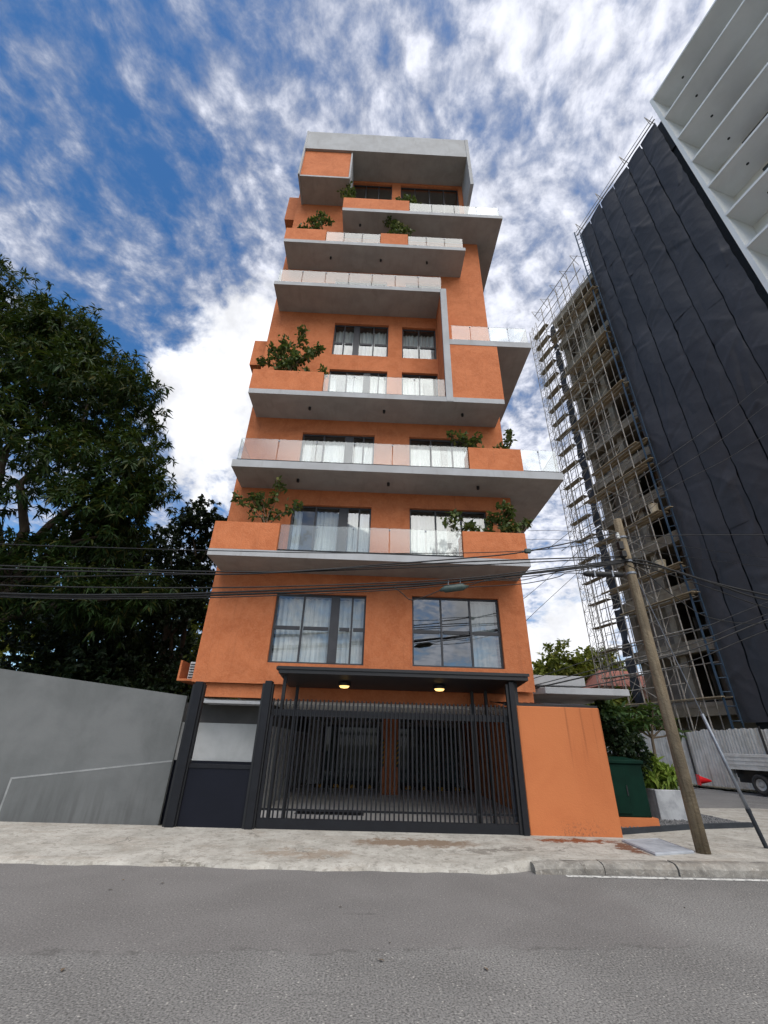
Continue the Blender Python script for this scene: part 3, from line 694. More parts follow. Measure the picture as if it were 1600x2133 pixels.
for (xa, xb) in ((-1.75, .5), (1.15, 3.75)):
    m = MB(); yy = 20.25
    m.box(xa, xb, yy, yy+.06, 2.2, 2.28); m.box(xa, xb, yy, yy+.06, .15, .3); n = 4
    for k in range(n+1): m.box(xa+(xb-xa)*k/n-.03, xa+(xb-xa)*k/n+.03, yy, yy+.06, .3, 2.2)
    d = m.build('lobby_door', 'frame_metal', T)
    for k in range(n):
        p = MB(); a = xa+(xb-xa)*k/n+.03; bb = xa+(xb-xa)*(k+1)/n-.03; p.quad((a, yy+.03, .3), (bb, yy+.03, .3), (bb, yy+.03, 2.2), (a, yy+.03, 2.2)); p.build('pane', 'glass_dark', d)
m = MB(); m.box(.56, 1.10, 17.0, 17.55, .147, 2.449); cl = m.build('column', 'stucco', T)
for xg in (.545, 1.04):
    g = MB(); g.m = 0
    g.box(xg, xg+.075, 16.985, 17.1, .95, 1.75); go = g.build('corner_guard', 'black_rubber', cl)
    for k in range(5):
        s = MB(); z = 1.0+k*.15; s.add([(xg, 16.982, z), (xg+.075, 16.982, z+.06), (xg+.075, 16.982, z+.12), (xg, 16.982, z+.06)], [(0, 1, 2, 3)]); s.build('stripe', 'yellow_paint', cl)
for k in range(8):
    xa = (-1.95+k*.62) if k < 4 else (1.35+(k-4)*.62)
    w = MB(); w.prism([(xa, 19.0), (xa+.5, 19.0), (xa+.5, 19.16), (xa, 19.16)], .147, .25)
    w.m = 1; w.box(xa+.15, xa+.35, 18.996, 19.164, .15, .252)
    ws = w.build('wheel_stop', ['black_rubber', 'yellow_paint'])
    tag(ws, 'black and yellow rubber wheel stop at the back of the parking bays', 'wheel stop', 'wheel stops in the car park')
m = MB(); m.box(-1.6, 0.0, 12.1, 12.6, .147, .155); gr = m.build('drain_grate', 'frame_metal', T)
m = MB(); m.tube([(3.45, 11.8, .15), (3.45, 11.8, 2.45)], .06, 10); m.build('downpipe', 'galv', T)

# ---- gate, posts, canopy
def post(x0, x1, y0, y1, z0, z1, label, grp=None):
    m = MB(); m.box(x0, x1, y0, y1, z0, z1); o = m.build('gate_post', 'gate_metal', None, bevel=.008)
    c = MB(); c.box(x0-.055, x0-.001, y0+.05, y1-.03, z0, z1-.05); c.build('guide_channel', 'frame_metal', o)
    c = MB(); c.box(x1+.001, x1+.03, y0+.06, y1-.02, z0, z1-.05); c.build('guide_channel', 'frame_metal', o)
    tag(o, label, 'post', grp); return o
post(-3.73, -3.56, 10.06, 10.26, .0, 2.70, 'tall dark steel post standing between the grey wall and the navy side gate')
post(-2.24, -2.09, 10.06, 10.26, .0, 2.76, 'tall dark steel post between the navy side gate and the barred sliding gate')
post(3.08, 3.19, 10.08, 10.24, .05, 2.90, 'slim dark steel post between the sliding gate and the orange street wall')
sg = empty('side_gate', (-3.0, 10.2, .1), 'low solid navy side gate between two tall dark posts', 'gate')
m = MB(); m.box(-3.525, -2.30, 10.16, 10.20, .05, 1.10); m.build('panel', 'navy_panel', sg)
m = MB(); m.box(-3.525, -2.30, 10.14, 10.22, 1.10, 1.17); m.build('top_rail', 'gate_metal', sg)
G = empty('sliding_gate', (.5, 10.2, .12), 'wide black sliding gate of thin vertical bars across the parking entrance', 'gate')
bar0 = None
nb = 57; xs = [-2.03+i*(5.07/(nb-1)) for i in range(nb)]
bm = MB(); bm.box(-.015, .015, 0, .03, .30, 2.42); bme = bm.mesh('bar', 'gate_metal')
for x in xs:
    o = bpy.data.objects.new('bar', bme); col.objects.link(o); o.parent = G; o.location = (x-.5, 10.19-10.2, -.12)
for nm, z0, z1, ya, yb in (('top_rail', 2.09, 2.22, 10.222, 10.27), ('low_rail', .42, .455, 10.222, 10.25), ('bottom_rail', .13, .30, 10.16, 10.25)):
    m = MB(); m.box(-2.05, 3.06, ya, yb, z0, z1); m.build(nm, 'gate_metal', G)
m = MB(); m.box(-2.05, -1.99, 10.16, 10.222, .3, 2.09); m.build('end_stile', 'gate_metal', G)
m = MB(); m.box(3.03, 3.07, 10.16, 10.222, .3, 2.42); m.build('end_stile', 'gate_metal', G)
C = empty('gate_canopy', (.7, 10.8, 2.7), 'flat black canopy with two lit lamps above the sliding gate', 'canopy')
m = MB(); m.add([(-1.97, 10.0, 2.92), (3.5, 10.0, 2.92), (3.5, 10.0, 3.04), (-1.97, 10.0, 3.04), (-1.97, YW-.003, 2.80), (3.5, YW-.003, 2.80), (3.5, YW-.003, 2.98), (-1.97, YW-.003, 2.98)],
    [(0, 1, 2, 3), (3, 2, 6, 7), (1, 0, 4, 5), (0, 3, 7, 4), (2, 1, 5, 6)]); m.build('roof_panel', 'frame_metal', C)
m = MB(); m.box(-2.0, 3.53, 9.97, 9.998, 3.0, 3.06); m.box(-2.03, -1.972, 9.99, 11.5, 2.99, 3.05); m.build('gutter', 'frame_metal', C)
for x, y in ((-1.86, 10.3), (-1.74, 11.45), (2.55, 11.45), (2.85, 11.3), (3.3, 10.35)):
    m = MB(); m.box(x-.035, x+.035, y-.035, y+.035, .14, 2.90); m.build('support', 'frame_metal', C)
for x in (-.57, 1.66):
    m = MB(); m.lathe((x, 10.85, 2.79), [(.02, -.055), (.085, -.045), (.115, -.015), (.12, .02)], 16); l = m.build('lamp', 'lamp_glow', C, smooth=True)
    m = MB(); m.lathe((x, 10.85, 2.79), [(.121, -.005), (.15, 0.), (.15, .06), (.121, .06)], 16); m.build('rim', 'frame_metal', l)

# ---- orange street wall
OW = empty('street_wall', (4.1, 10.3, .13), 'plain orange rendered street wall with dark drip stains beside the gate', 'wall')
m = MB(); m.box(3.23, 5.03, 10.16, 10.38, .10, 2.42); m.build('wall_panel', 'fence_orange', OW, bevel=.012)
m = MB(); m.box(4.85, 5.03, 10.382, 12.0, .10, 2.40); m.build('return_wall', 'fence_orange', OW)
m = MB(); n = 60
vs = []
for k in range(n+1):
    x = 3.0+2.05*k/n; dz = .018*math.sin(k*1.3); vs += [(x, 10.30, 2.455+dz), (x, 11.55, 2.60+dz)]
m.add(vs, [(2*k, 2*k+2, 2*k+3, 2*k+1) for k in range(n)]); m.box(2.98, 5.06, 10.27, 10.299, 2.425, 2.475); m.build('corrugated_roof', 'frame_metal', OW)

# ---- grey wall on the left
GW = empty('grey_boundary_wall', (-7, 11, -.1), 'smooth grey rendered boundary wall with sloping top left of the gate', 'wall')
def pl(p, q, t): return tuple(p[i]+(q[i]-p[i])*t for i in range(3))
A0, A1 = Vector((-13.0, 9.35+.72, 0)), Vector((-4.58, 12.0, 0))
dv = (A1-A0).normalized(); nv = Vector((dv.y, -dv.x, 0))      # towards the street
Lw = (A1-A0).length
def wtop(s): return 3.36+(2.56-3.36)*s/Lw
m = MB(); n = 24
for k in range(n):
    s0, s1 = Lw*k/n, Lw*(k+1)/n
    a, b_ = A0+dv*s0, A0+dv*s1
    m.quad((a.x, a.y, -.4), (b_.x, b_.y, -.4), (b_.x, b_.y, wtop(s1)), (a.x, a.y, wtop(s0)))
    c, d_ = a-nv*.2, b_-nv*.2
    m.quad((d_.x, d_.y, -.4), (c.x, c.y, -.4), (c.x, c.y, wtop(s0)), (d_.x, d_.y, wtop(s1)))
    m.quad((a.x, a.y, wtop(s0)), (b_.x, b_.y, wtop(s1)), (d_.x, d_.y, wtop(s1)), (c.x, c.y, wtop(s0)))
e = A1; m.quad((e.x, e.y, -.4), ((e-nv*.2).x, (e-nv*.2).y, -.4), ((e-nv*.2).x, (e-nv*.2).y, wtop(Lw)), (e.x, e.y, wtop(Lw)))
m.build('wall_face', 'grey_wall', GW)
# thicker base course; its lit ledge edge is painted in as a paler strip
s0 = (Vector((-7.55, 10.9, 0))-A0).dot(dv)
def zb(s): return .74+(1.12-.74)*(s-s0)/(Lw-s0)
a, b_ = A0+dv*s0, A1
m = MB(); o_ = nv*.05
m.quad((a+o_).to_tuple()[:2]+(-.4,), (b_+o_).to_tuple()[:2]+(-.4,), (b_+o_).to_tuple()[:2]+(zb(Lw),), (a+o_).to_tuple()[:2]+(zb(s0),)); m.build('base_course', 'grey_wall', GW)
m = MB()
m.obox((a+nv*.001)+Vector((0, 0, -.4)), dv*-.035, nv*.052, Vector((0, 0, .4+zb(s0)+.03)))
p0 = a+nv*.001+Vector((0, 0, zb(s0))); m.obox(p0, (b_-a)+Vector((0, 0, zb(Lw)-zb(s0))), nv*.054, Vector((0, 0, .032)))
m.build('lit_ledge_edge', 'lit_ledge_grey', GW)

# ================================================================== RIGHT CORNER: transformer cabinet, planter, gravel
cab = empty('transformer_cabinet', (5.85, 11.4, .3), 'dark green metal transformer cabinet on an orange plinth behind the street wall', 'cabinet')
m = MB(); m.box(5.42, 6.22, 11.1, 11.9, .36, 1.36); m.build('body', 'cabinet_green', cab, bevel=.015)
m = MB(); m.add([(5.38, 11.05, 1.362), (6.26, 11.05, 1.362), (6.26, 11.95, 1.362), (5.38, 11.95, 1.362), (5.38, 11.05, 1.43), (6.26, 11.05, 1.43), (6.26, 11.95, 1.49), (5.38, 11.95, 1.49)], [(0, 3, 2, 1), (4, 5, 6, 7), (0, 1, 5, 4), (1, 2, 6, 5), (2, 3, 7, 6), (3, 0, 4, 7)]); m.build('lid', 'cabinet_green', cab, bevel=.01)
m = MB(); m.box(5.46, 5.80, 11.075, 11.098, .42, 1.28); dd = m.build('door', 'cabinet_green', cab, bevel=.006)
m = MB(); m.box(5.76, 5.785, 11.06, 11.074, .75, .95); m.build('handle', 'frame_metal', dd)
m = MB(); m.box(5.36, 6.30, 11.02, 12.0, .19, .359); m.build('plinth', 'fence_orange', cab)
gb = [(5.04, 10.42), (7.15, 11.35), (9.0, 11.9), (9.0, 14.5), (5.04, 14.5)]
m = MB()
for i in range(2):
    A, B = Vector((*gb[i], .12)), Vector((*gb[i+1], .12)); d_ = (B-A).normalized(); m.obox(A, B-A, Vector((-d_.y, d_.x, 0))*.08, Vector((0, 0, .11)))
ed = m.build('bed_edging', 'dark_edge'); tag(ed, 'low dark edging strip round the gravel bed below the green cabinet', 'edging')
sheet('gravel_base', [(x, y+.03) for x, y in gb], .19, 'pebble')
def gravel():
    rg = np.random.default_rng(5); n = 2200; vs = []; fs = []
    for i in range(n):
        u, w = rg.uniform(5.1, 8.9), rg.uniform(10.5, 13.2)
        if w < 10.42+(u-5.04)*.44+.12 if u < 7.15 else w < 11.35+(u-7.15)*.3+.12: continue
        r = rg.uniform(.012, .03); o = len(vs); a = rg.uniform(0, 6.28)
        for k in range(4): vs.append((u+r*math.cos(a+k*1.57), w+r*math.sin(a+k*1.57)*.8, .195))
        vs.append((u, w, .195+r*.9)); fs += [(o, o+1, o+4), (o+1, o+2, o+4), (o+2, o+3, o+4), (o+3, o, o+4)]
    m = MB(); m.add(vs, fs); tag(m.build('gravel', 'pebble'), 'loose dark grey gravel round the green cabinet', 'gravel', kind='stuff')
gravel()
pb = empty('concrete_planter', (7.9, 13.1, .19), 'square pale concrete planter behind the utility pole', 'planter')
m = MB(); x0, x1, y0, y1 = 7.10, 7.98, 12.3, 13.4
m.box(x0, x1, y0, y0+.1, .15, .80); m.box(x0, x1, y1-.1, y1, .15, .80); m.box(x0, x0+.1, y0+.1, y1-.1, .15, .80); m.box(x1-.1, x1, y0+.1, y1-.1, .15, .80); m.build('box', 'planter_concrete', pb, bevel=.012)
m = MB(); m.box(x0+.1, x1-.1, y0+.1, y1-.1, .2, .72); m.build('soil', 'soil', pb)

# ---- generic plant builder
def plant(name, label, cat, base, stems, nleaf, L, Wd, mat, seed, group=None, clump=.22, droop=.1, per=9):
    rg = np.random.default_rng(seed); rr = random.Random(seed)
    o = empty(name, base, label, cat, group)
    m = MB(); pts = []
    for (dx, dy, dz) in stems:
        tip = Vector(base)+Vector((dx, dy, dz)); b0 = Vector(base)
        q = [b0+Vector((0, 0, -.10))]
        for i in range(1, 6):
            t = i/5; p = b0.lerp(tip, t)+Vector((dx, dy, 0))*(-.25*math.sin(t*math.pi)); p += Vector((rr.uniform(-.03, .03), rr.uniform(-.03, .03), 0)); q.append(p)
        m.tube(q, [.016-.002*i for i in range(6)], 5)
        for t in (.45, .6, .72, .82, .9, .97, 1.0):
            c = b0.lerp(tip, t)+Vector((dx, dy, 0))*(-.25*math.sin(t*math.pi))
            side = Vector((rr.uniform(-1, 1), rr.uniform(-1, 1), rr.uniform(-.2, .8))).normalized()*clump*rr.uniform(.4, 1.4)*(1.15-t*.6)
            e = c+side; m.tube([c, c.lerp(e, .6)+Vector((0, 0, .02)), e], [.008, .006, .004], 4); pts.append((e, c))
    m.build('stem', 'twig', o)
    P = []
    for e, c in pts:
        k = max(4, int(1.6*nleaf/len(pts)))
        for i in range(k):
            t = rr.uniform(.3, 1.05); P.append(c.lerp(e, t))
    P = np.array([tuple(p) for p in P])+rg.normal(size=(len(P), 3))*clump*.16
    d = unit(rg.normal(size=P.shape)+np.array([0, 0, .15-droop])); nr = unit(rg.normal(size=P.shape)*.5+np.array([0, 0, 1]))
    me = leaves_mesh('foliage', P, d, nr, L*rg.uniform(.6, 1.2, len(P)), Wd*rg.uniform(.7, 1.2, len(P)), mat, .1)
    f = bpy.data.objects.new('foliage', me); col.objects.link(f); f.parent = o; f.matrix_parent_inverse = o.matrix_world.inverted(); f['kind'] = 'stuff'
    return o
YP = YF+.32; GP = 'shrubs in the balcony planters'
LB = (.165, .10, 'leaf_balcony')
plant('balcony_shrub', 'airy shrub with bare forked stems in the lowest left orange planter', 'shrub', (-2.98, YP, 6.66), [(-.95, -.1, .9), (-.35, 0, 1.1), (.25, -.05, 1.4), (.75, 0, .8), (-.7, .1, 1.15)], 300, *LB, 11, GP, .26)
plant('balcony_shrub', 'low spreading shrub at the glass end of the lowest right orange planter', 'shrub', (2.62, YP, 6.64), [(-.65, -.05, .45), (-.35, 0, .75), (.15, 0, .45), (.55, .05, .3)], 190, *LB, 12, GP, .24)
plant('balcony_shrub', 'tall bushy shrub at the outer end of the lowest right orange planter', 'shrub', (3.65, YP, 6.64), [(-.4, 0, .65), (-.05, -.05, 1.05), (.3, 0, .95), (.65, .05, .55), (.2, .1, .6)], 330, *LB, 13, GP, .27)
plant('balcony_shrub', 'leafy shrub leaning over the glass on the widest balcony', 'shrub', (2.95, YP, 9.45), [(-.75, 0, .75), (-.35, -.05, .6), (.12, 0, .7), (.35, 0, .2)], 200, *LB, 14, GP, .26)
plant('balcony_shrub', 'thin upright shrub at the outer end of the widest balcony planter', 'shrub', (4.05, YP, 9.45), [(-.35, 0, .35), (-.02, 0, .7), (.12, -.03, 1.0)], 80, *LB, 15, GP, .2)
plant('balcony_shrub', 'large dense shrub filling the fifth-floor left planter', 'shrub', (-3.15, YP, 12.27), [(-1.05, 0, .9), (-.65, -.05, 1.4), (-.15, 0, 1.7), (.35, 0, 2.4), (.6, 0, 1.3), (1.0, -.05, 1.5), (.15, .1, 1.2), (-.4, .1, 1.0), (1.25, 0, .3)], 1000, .17, .10, 'leaf_balcony', 16, GP, .36)
plant('balcony_shrub', 'compact bright shrub in the left planter of the eighth-floor balcony', 'shrub', (-3.15, YP, 20.45), [(-.55, 0, .8), (-.15, 0, 1.3), (.25, 0, 1.8), (.6, -.05, 1.2), (.1, .1, .9)], 430, .17, .10, 'leaf_balcony', 17, GP, .26)
plant('balcony_shrub', 'narrow shrub in the small middle planter of the eighth-floor balcony', 'shrub', (.33, YP-.05, 20.42), [(-.25, 0, 1.7), (0, 0, 1.3), (.25, 0, 1.1), (.5, 0, .8), (.05, .05, 2.1)], 330, .17, .10, 'leaf_balcony', 18, GP, .30)
plant('balcony_shrub', 'thin shrub at the box end of the topmost orange planter', 'shrub', (-1.7, YP-.05, 23.05), [(-.4, 0, 1.1), (-.2, 0, 2.2), (.05, 0, 1.2), (-.05, .05, .7)], 190, .17, .10, 'leaf_balcony', 19, GP, .25)
plant('balcony_shrub', 'bushy shrub at the glass end of the topmost orange planter', 'shrub', (.75, YP-.05, 23.05), [(-.2, 0, .6), (.15, 0, .9), (.45, 0, .75), (.6, .05, .35)], 240, *LB, 20, GP, .24)
plant('bedding_plant', 'bright lime green leafy plant growing in the concrete planter', 'plant', (7.5, 12.75, .74), [(-.35, -.2, .35), (0, -.1, .6), (.35, 0, .45), (.1, .3, .65), (-.2, .2, .55), (.45, .25, .35), (.3, -.3, .3), (-.4, 0, .15)], 620, .26, .09, 'leaf_bright', 21, None, .24, .0)
def bush(label, base, lobes, n, per, L, Wd, mat, seed):
    o = empty('garden_bush', base, label, 'bush'); m = MB()
    for l in lobes: m.tube([base, Vector(base).lerp(Vector(l[:3]), .5)+Vector((.03, 0, 0)), l[:3]], [.03, .02, .012], 5)
    m.build('stem', 'twig', o); crown('foliage', lobes, n, per, L, Wd, mat, o, seed, droop=.1, shell=(.35, 1.05), bend=.1)
bush('round dark evergreen bush behind the green cabinet', (6.85, 12.7, .2), [(6.75, 12.7, 1.75, .42), (7.05, 12.7, 1.55, .38), (6.6, 12.7, 2.15, .36), (6.8, 12.6, 1.3, .4), (7.15, 12.7, 1.85, .25), (6.5, 12.6, 1.6, .4)], 520, 8, .10, .06, 'leaf_bush', 22)
bush('tall leafy green shrub against the side entrance roof', (6.9, 13.4, .2), [(6.75, 13.4, 2.55, .38), (7.15, 13.4, 2.5, .34), (6.5, 13.4, 2.2, .36), (7.3, 13.4, 2.2, .3), (6.9, 13.4, 2.0, .4)], 190, 9, .26, .085, 'leaf_plumeria', 23)
def plumeria():
    o = empty('small_tree', (7.62, 13.05, .7), 'small tree with slim bare trunk and drooping long leaves in the concrete planter', 'tree')
    m = MB(); b = Vector((7.66, 13.05, .66)); f = Vector((7.82, 13.1, 1.95)); m.tube([b, b.lerp(f, .5)+Vector((.02, 0, 0)), f], [.05, .042, .036], 8)
    tips = [(-.5, 0, .35), (-.2, .15, .65), (.15, -.1, .7), (.5, .05, .4), (.3, .3, .55), (-.3, -.3, .4), (.65, -.1, .15)]
    for t in tips: m.tube([f, f+Vector(t)*.5+Vector((0, 0, -.03)), f+Vector(t)], [.03, .022, .016], 6)
    m.build('trunk', 'twig', o)
    rg = np.random.default_rng(31); P = []; D = []
    for t in tips:
        c = np.array(f+Vector(t))
        for k in range(30):
            a = rg.uniform(0, 6.28); e = rg.uniform(-.7, .9); P.append(c+rg.normal(size=3)*.06); D.append((math.cos(a), math.sin(a), e))
    P = np.array(P); D = unit(np.array(D)); me = leaves_mesh('crown', P, D, np.tile([0, 0, 1.], (len(P), 1)), rg.uniform(.24, .4, len(P)), rg.uniform(.07, .1, len(P)), 'leaf_plumeria', .25)
    c = bpy.data.objects.new('crown', me); col.objects.link(c); c.parent = o; c.matrix_parent_inverse = o.matrix_world.inverted(); c['kind'] = 'stuff'
plumeria()

# ================================================================== TREES
def tree(name, label, base, fork, trunk_r, tips, lobes, ncl, per, L, Wd, mat, seed, **kw):
    rr = random.Random(seed); o = empty(name, base, label, 'tree')
    m = MB(); b = Vector(base); f = Vector(fork)
    m.tube([b+Vector((0, 0, -.2)), b.lerp(f, .35)+Vector((.1, .05, 0)), b.lerp(f, .7), f], [trunk_r*1.25, trunk_r, trunk_r*.85, trunk_r*.75], 10)
    limbs(m, f, [(Vector(t), .55) for t in tips], trunk_r, rr); m.build('trunk', 'bark', o, smooth=True)
    crown('crown', lobes, ncl, per, L, Wd, mat, o, seed, **kw); return o
ml = [(-15.5, 13.5, 14.6, 4.3), (-11.6, 13.5, 13.2, 2.9), (-9.9, 13.6, 10.7, 2.2), (-13.2, 12.6, 9.6, 3.8), (-9.3, 13.8, 7.7, 2.2), (-18.5, 13.5, 17.2, 3.7), (-12.5, 13, 5.9, 2.6), (-16.5, 12.5, 7.6, 3.3), (-8.6, 14.2, 5.6, 1.9), (-12.9, 13.2, 15.4, 2.1), (-9.0, 13.6, 9.0, 1.7)]
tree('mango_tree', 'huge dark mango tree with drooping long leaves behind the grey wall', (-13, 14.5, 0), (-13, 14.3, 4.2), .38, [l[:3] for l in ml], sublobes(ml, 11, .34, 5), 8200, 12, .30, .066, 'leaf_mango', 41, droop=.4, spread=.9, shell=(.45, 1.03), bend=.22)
tl = [(-8.4, 19.3, 10.9, 1.5), (-9.4, 19, 9.0, 2.2), (-7.6, 19.2, 8.9, 1.5), (-8.6, 18.6, 6.6, 2.0), (-9.2, 18.5, 4.2, 2.2), (-11.5, 18, 5.0, 2.6), (-7.3, 19.5, 10.9, .8)]
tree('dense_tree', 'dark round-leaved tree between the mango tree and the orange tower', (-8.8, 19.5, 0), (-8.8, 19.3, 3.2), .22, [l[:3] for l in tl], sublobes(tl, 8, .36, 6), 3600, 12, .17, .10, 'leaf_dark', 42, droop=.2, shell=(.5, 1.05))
hl = [(-11.5, 16.0, 2.6, 2.0), (-9.0, 16.0, 2.4, 1.9), (-7.2, 16.4, 2.3, 1.6), (-14, 16.5, 2.3, 2.0), (-6.4, 17.2, 3.2, 1.3), (-9.8, 16.6, 4.4, 1.6)]
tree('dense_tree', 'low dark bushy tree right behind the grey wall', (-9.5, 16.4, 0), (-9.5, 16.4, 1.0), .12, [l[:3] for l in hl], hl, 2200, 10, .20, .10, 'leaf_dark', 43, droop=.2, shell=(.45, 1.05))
ll = [(-7.6, 23, 6.6, 1.5), (-7.1, 23, 4.6, 1.6), (-8.4, 23.5, 4.2, 1.6), (-8.0, 23, 8.2, 1.0)]
tree('lit_tree', 'sunlit yellow green tree seen just left of the orange tower', (-7.7, 23.4, 0), (-7.7, 23.3, 2), .14, [l[:3] for l in ll], ll, 900, 9, .24, .13, 'leaf_lit', 44, shell=(.5, 1.05))
ll = [(-21, 24, 5.6, 1.9), (-18.5, 24, 5.0, 1.7), (-24.5, 24, 5.0, 2.2), (-16.6, 24.5, 4.4, 1.5)]
tree('lit_tree', 'pale green bushy tree under the mango crown at the far left', (-20, 24.4, 0), (-20, 24.3, 2.6), .15, [l[:3] for l in ll], ll, 900, 9, .26, .12, 'leaf_lit', 45, shell=(.5, 1.05))
wl = [(-20, 27, 8.5, 3.2), (-15.5, 27, 9.5, 3.2), (-12, 27, 8.0, 2.8), (-24, 27, 10, 3.4), (-10.5, 27, 5.0, 2.4), (-14, 26.5, 4.6, 2.6), (-18, 27.5, 12.5, 3.0), (-26, 27, 5.5, 3)]
tree('dense_tree', 'broad dark tree in the background behind the mango trunk', (-16, 27.5, 0), (-16, 27.3, 4), .3, [l[:3] for l in wl], wl, 3400, 9, .36, .22, 'leaf_dark', 46, droop=.2, shell=(.3, 1.05))
def bg(label, seed, lobes, n, name='background_tree', mat='leaf_lit'):
    b = (lobes[0][0], lobes[0][1]+.3, 0); tree(name, label, b, (b[0], b[1], lobes[0][2]*.45), .2, [l[:3] for l in lobes], lobes, n, 8, .55, .30, mat, seed, shell=(.5, 1.08))
bg('yellow green tree beyond the entrance roof beside the orange tower', 51, [(19.3, 45, 8.7, 2.6), (17.6, 44.5, 7.4, 1.9), (21.2, 45, 7.6, 2.2), (18, 44, 4.6, 2.6), (21, 44, 4.8, 2.6)], 1100)
bg('darker olive tree behind the lattice corner scaffold', 52, [(24, 47, 9.3, 2.4), (22.6, 46.5, 7.6, 2.2), (25.5, 47, 7.0, 2.4), (23.6, 46, 4.6, 2.6)], 900)
bg('low shrubby tree in front of the red-roofed house', 53, [(17.6, 34, 4.2, 1.4), (19.2, 34.4, 4.4, 1.5), (18.4, 33.6, 2.6, 1.8)], 600)
hs = empty('distant_house', (23, 39, 0), 'distant pink house with red tiled roof behind the scaffolding', 'house')
m = MB(); m.box(20.2, 26, 39.5, 45, 0, 6.6); m.build('wall', 'house_pink', hs)
m = MB(); m.add([(19.8, 39, 6.55), (26.4, 39, 6.55), (26.4, 45.4, 6.55), (19.8, 45.4, 6.55), (21.6, 42.2, 8.3), (24.6, 42.2, 8.3)], [(0, 1, 5, 4), (1, 2, 5), (2, 3, 4, 5), (3, 0, 4), (3, 2, 1, 0)]); m.build('roof', 'roof_red', hs)
m = MB(); m.box(21, 22, 39.45, 39.51, 4.2, 5.6); m.build('window', 'tower_glass', hs)

# ================================================================== CONSTRUCTION TOWER (right)
ad = R(14.35)
DV = Vector((-math.sin(ad), math.cos(ad), 0))        # away from the viewer
UU = -DV                                              # along the face towards the viewer
NN = Vector((-DV.y, DV.x, 0))                         # out of the face, towards the street
P0 = Vector((20.85, 23.46, 0))
def tp(u, o, z): return P0+UU*u+NN*o+Vector((0, 0, z))
def ubox(mb, u0, u1, o0, o1, z0, z1): return mb.obox(tp(u0, o0, z0), UU*(u1-u0), NN*(o1-o0), Vector((0, 0, z1-z0)))
SH = 3.67
CT = empty('unfinished_tower', tp(0, -6, 0), 'unfinished concrete tower block with white balconies on its finished upper part', 'building')
lv = [52.1-SH*k for k in range(14, -1, -1)]
for k, z in enumerate(lv):
    if z < 1: continue
    top = 44.9
    if z <= top+.5:
        m = MB(); ubox(m, -9.4, 7.9, -13, -1.0, z-.28, z); s = m.build('floor_slab', 'concrete_raw', CT)
        m = MB(); ubox(m, -9.38, -2.2, -1.45, -1.02, z-.75, z-.282); m.build('edge_beam', 'concrete_raw', CT)
        if z > 5:
            for uc in (-9.2, -5.9, -2.6):
                m = MB(); ubox(m, uc, uc+.5, -1.9, -1.47, z-SH, z-.285); m.build('column', 'concrete_raw', CT)
            m = MB(); ubox(m, -9.36, -9.16, -7.9, -2.0, z-SH, z-.285); m.build('end_panel', 'block_wall', CT)
            if True:
                m = MB(); ubox(m, -8.65, -6.0, -2.6, -2.42, z-SH, z-.29); m.build('block_panel', 'block_wall', CT)
            if k % 2 == 0:
                m = MB(); ubox(m, -5.35, -3.6, -4.0, -3.85, z-SH, z-.29); m.build('block_panel', 'block_wall', CT)
m = MB(); ubox(m, -9.35, 7.9, -8.2, -8, 0, 44.6); ubox(m, -9.34, -2.1, -7.9, -3.2, 0, 4.2); m.build('core_wall', 'block_wall', CT)
m = MB(); ubox(m, -1.6, 7.85, -7.9, -.45, 0, 44.9); m.build('covered_storeys', 'dark_edge', CT)
m = MB(); ubox(m, -1.9, 7.95, -7.9, -.3, 44.95, 49.2); m.build('penthouse_block', 'dark_edge', CT)
# white balconies
m = MB(); ubox(m, 8.05, 8.33, -9, 0.05, 2, 52.3); m.build('end_wall', 'tower_white', CT)
m = MB(); ubox(m, 8.335, 30, -2.6, -2.3, 2, 52); m.build('back_wall', 'tower_white', CT)
for k, z in enumerate(lv):
    if z < 5: continue
    m = MB(); ubox(m, 8.332, 30, -2.298, .06, z-.14, z); s = m.build('balcony_slab', 'tower_white', CT)
    m = MB(); ubox(m, 8.334, 30, .065, .085, z-.16, z+.04); m.build('upstand', 'tower_white', s)
    m = MB(); c = tp(10.2, -1.2, z-.14)
    m.lathe(c, [(.09, -.012), (.10, .004)], 10); m.build('downlight', 'frame_metal', s)
    for (ua, ub) in ((10.3, 12.9), (15.2, 18.6), (21, 26)):
        m = MB(); ubox(m, ua, ub, -2.297, -2.25, z-2.9, z-.25 if k % 2 else z-.4); w = m.build('window', 'win_metal', CT)
        m = MB(); ubox(m, ua+.06, ub-.06, -2.249, -2.23, z-2.85, (z-.31) if k % 2 else z-.46); m.build('pane', 'tower_glass', w)
# dark strip of netting at the near edge of the scaffold bay
ns = empty('netting_strip', tp(-9.6, 0, 2), 'narrow black netting strip hanging at the far corner of the unfinished tower', 'netting')
for k in range(11):
    m = MB(); z0 = 4.2+k*3.6; n = 6; vs = []
    rg = random.Random(k)
    for i in range(n+1):
        for j in range(3): vs.append(tp(-9.62+j*.42+rg.uniform(-.05, .05), -.55+rg.uniform(-.12, .12), z0+3.5*i/n))
    m.add(vs, [(i*3+j, i*3+j+1, (i+1)*3+j+1, (i+1)*3+j) for i in range(n) for j in range(2)]); m.build('sheet', 'net_dark', ns)
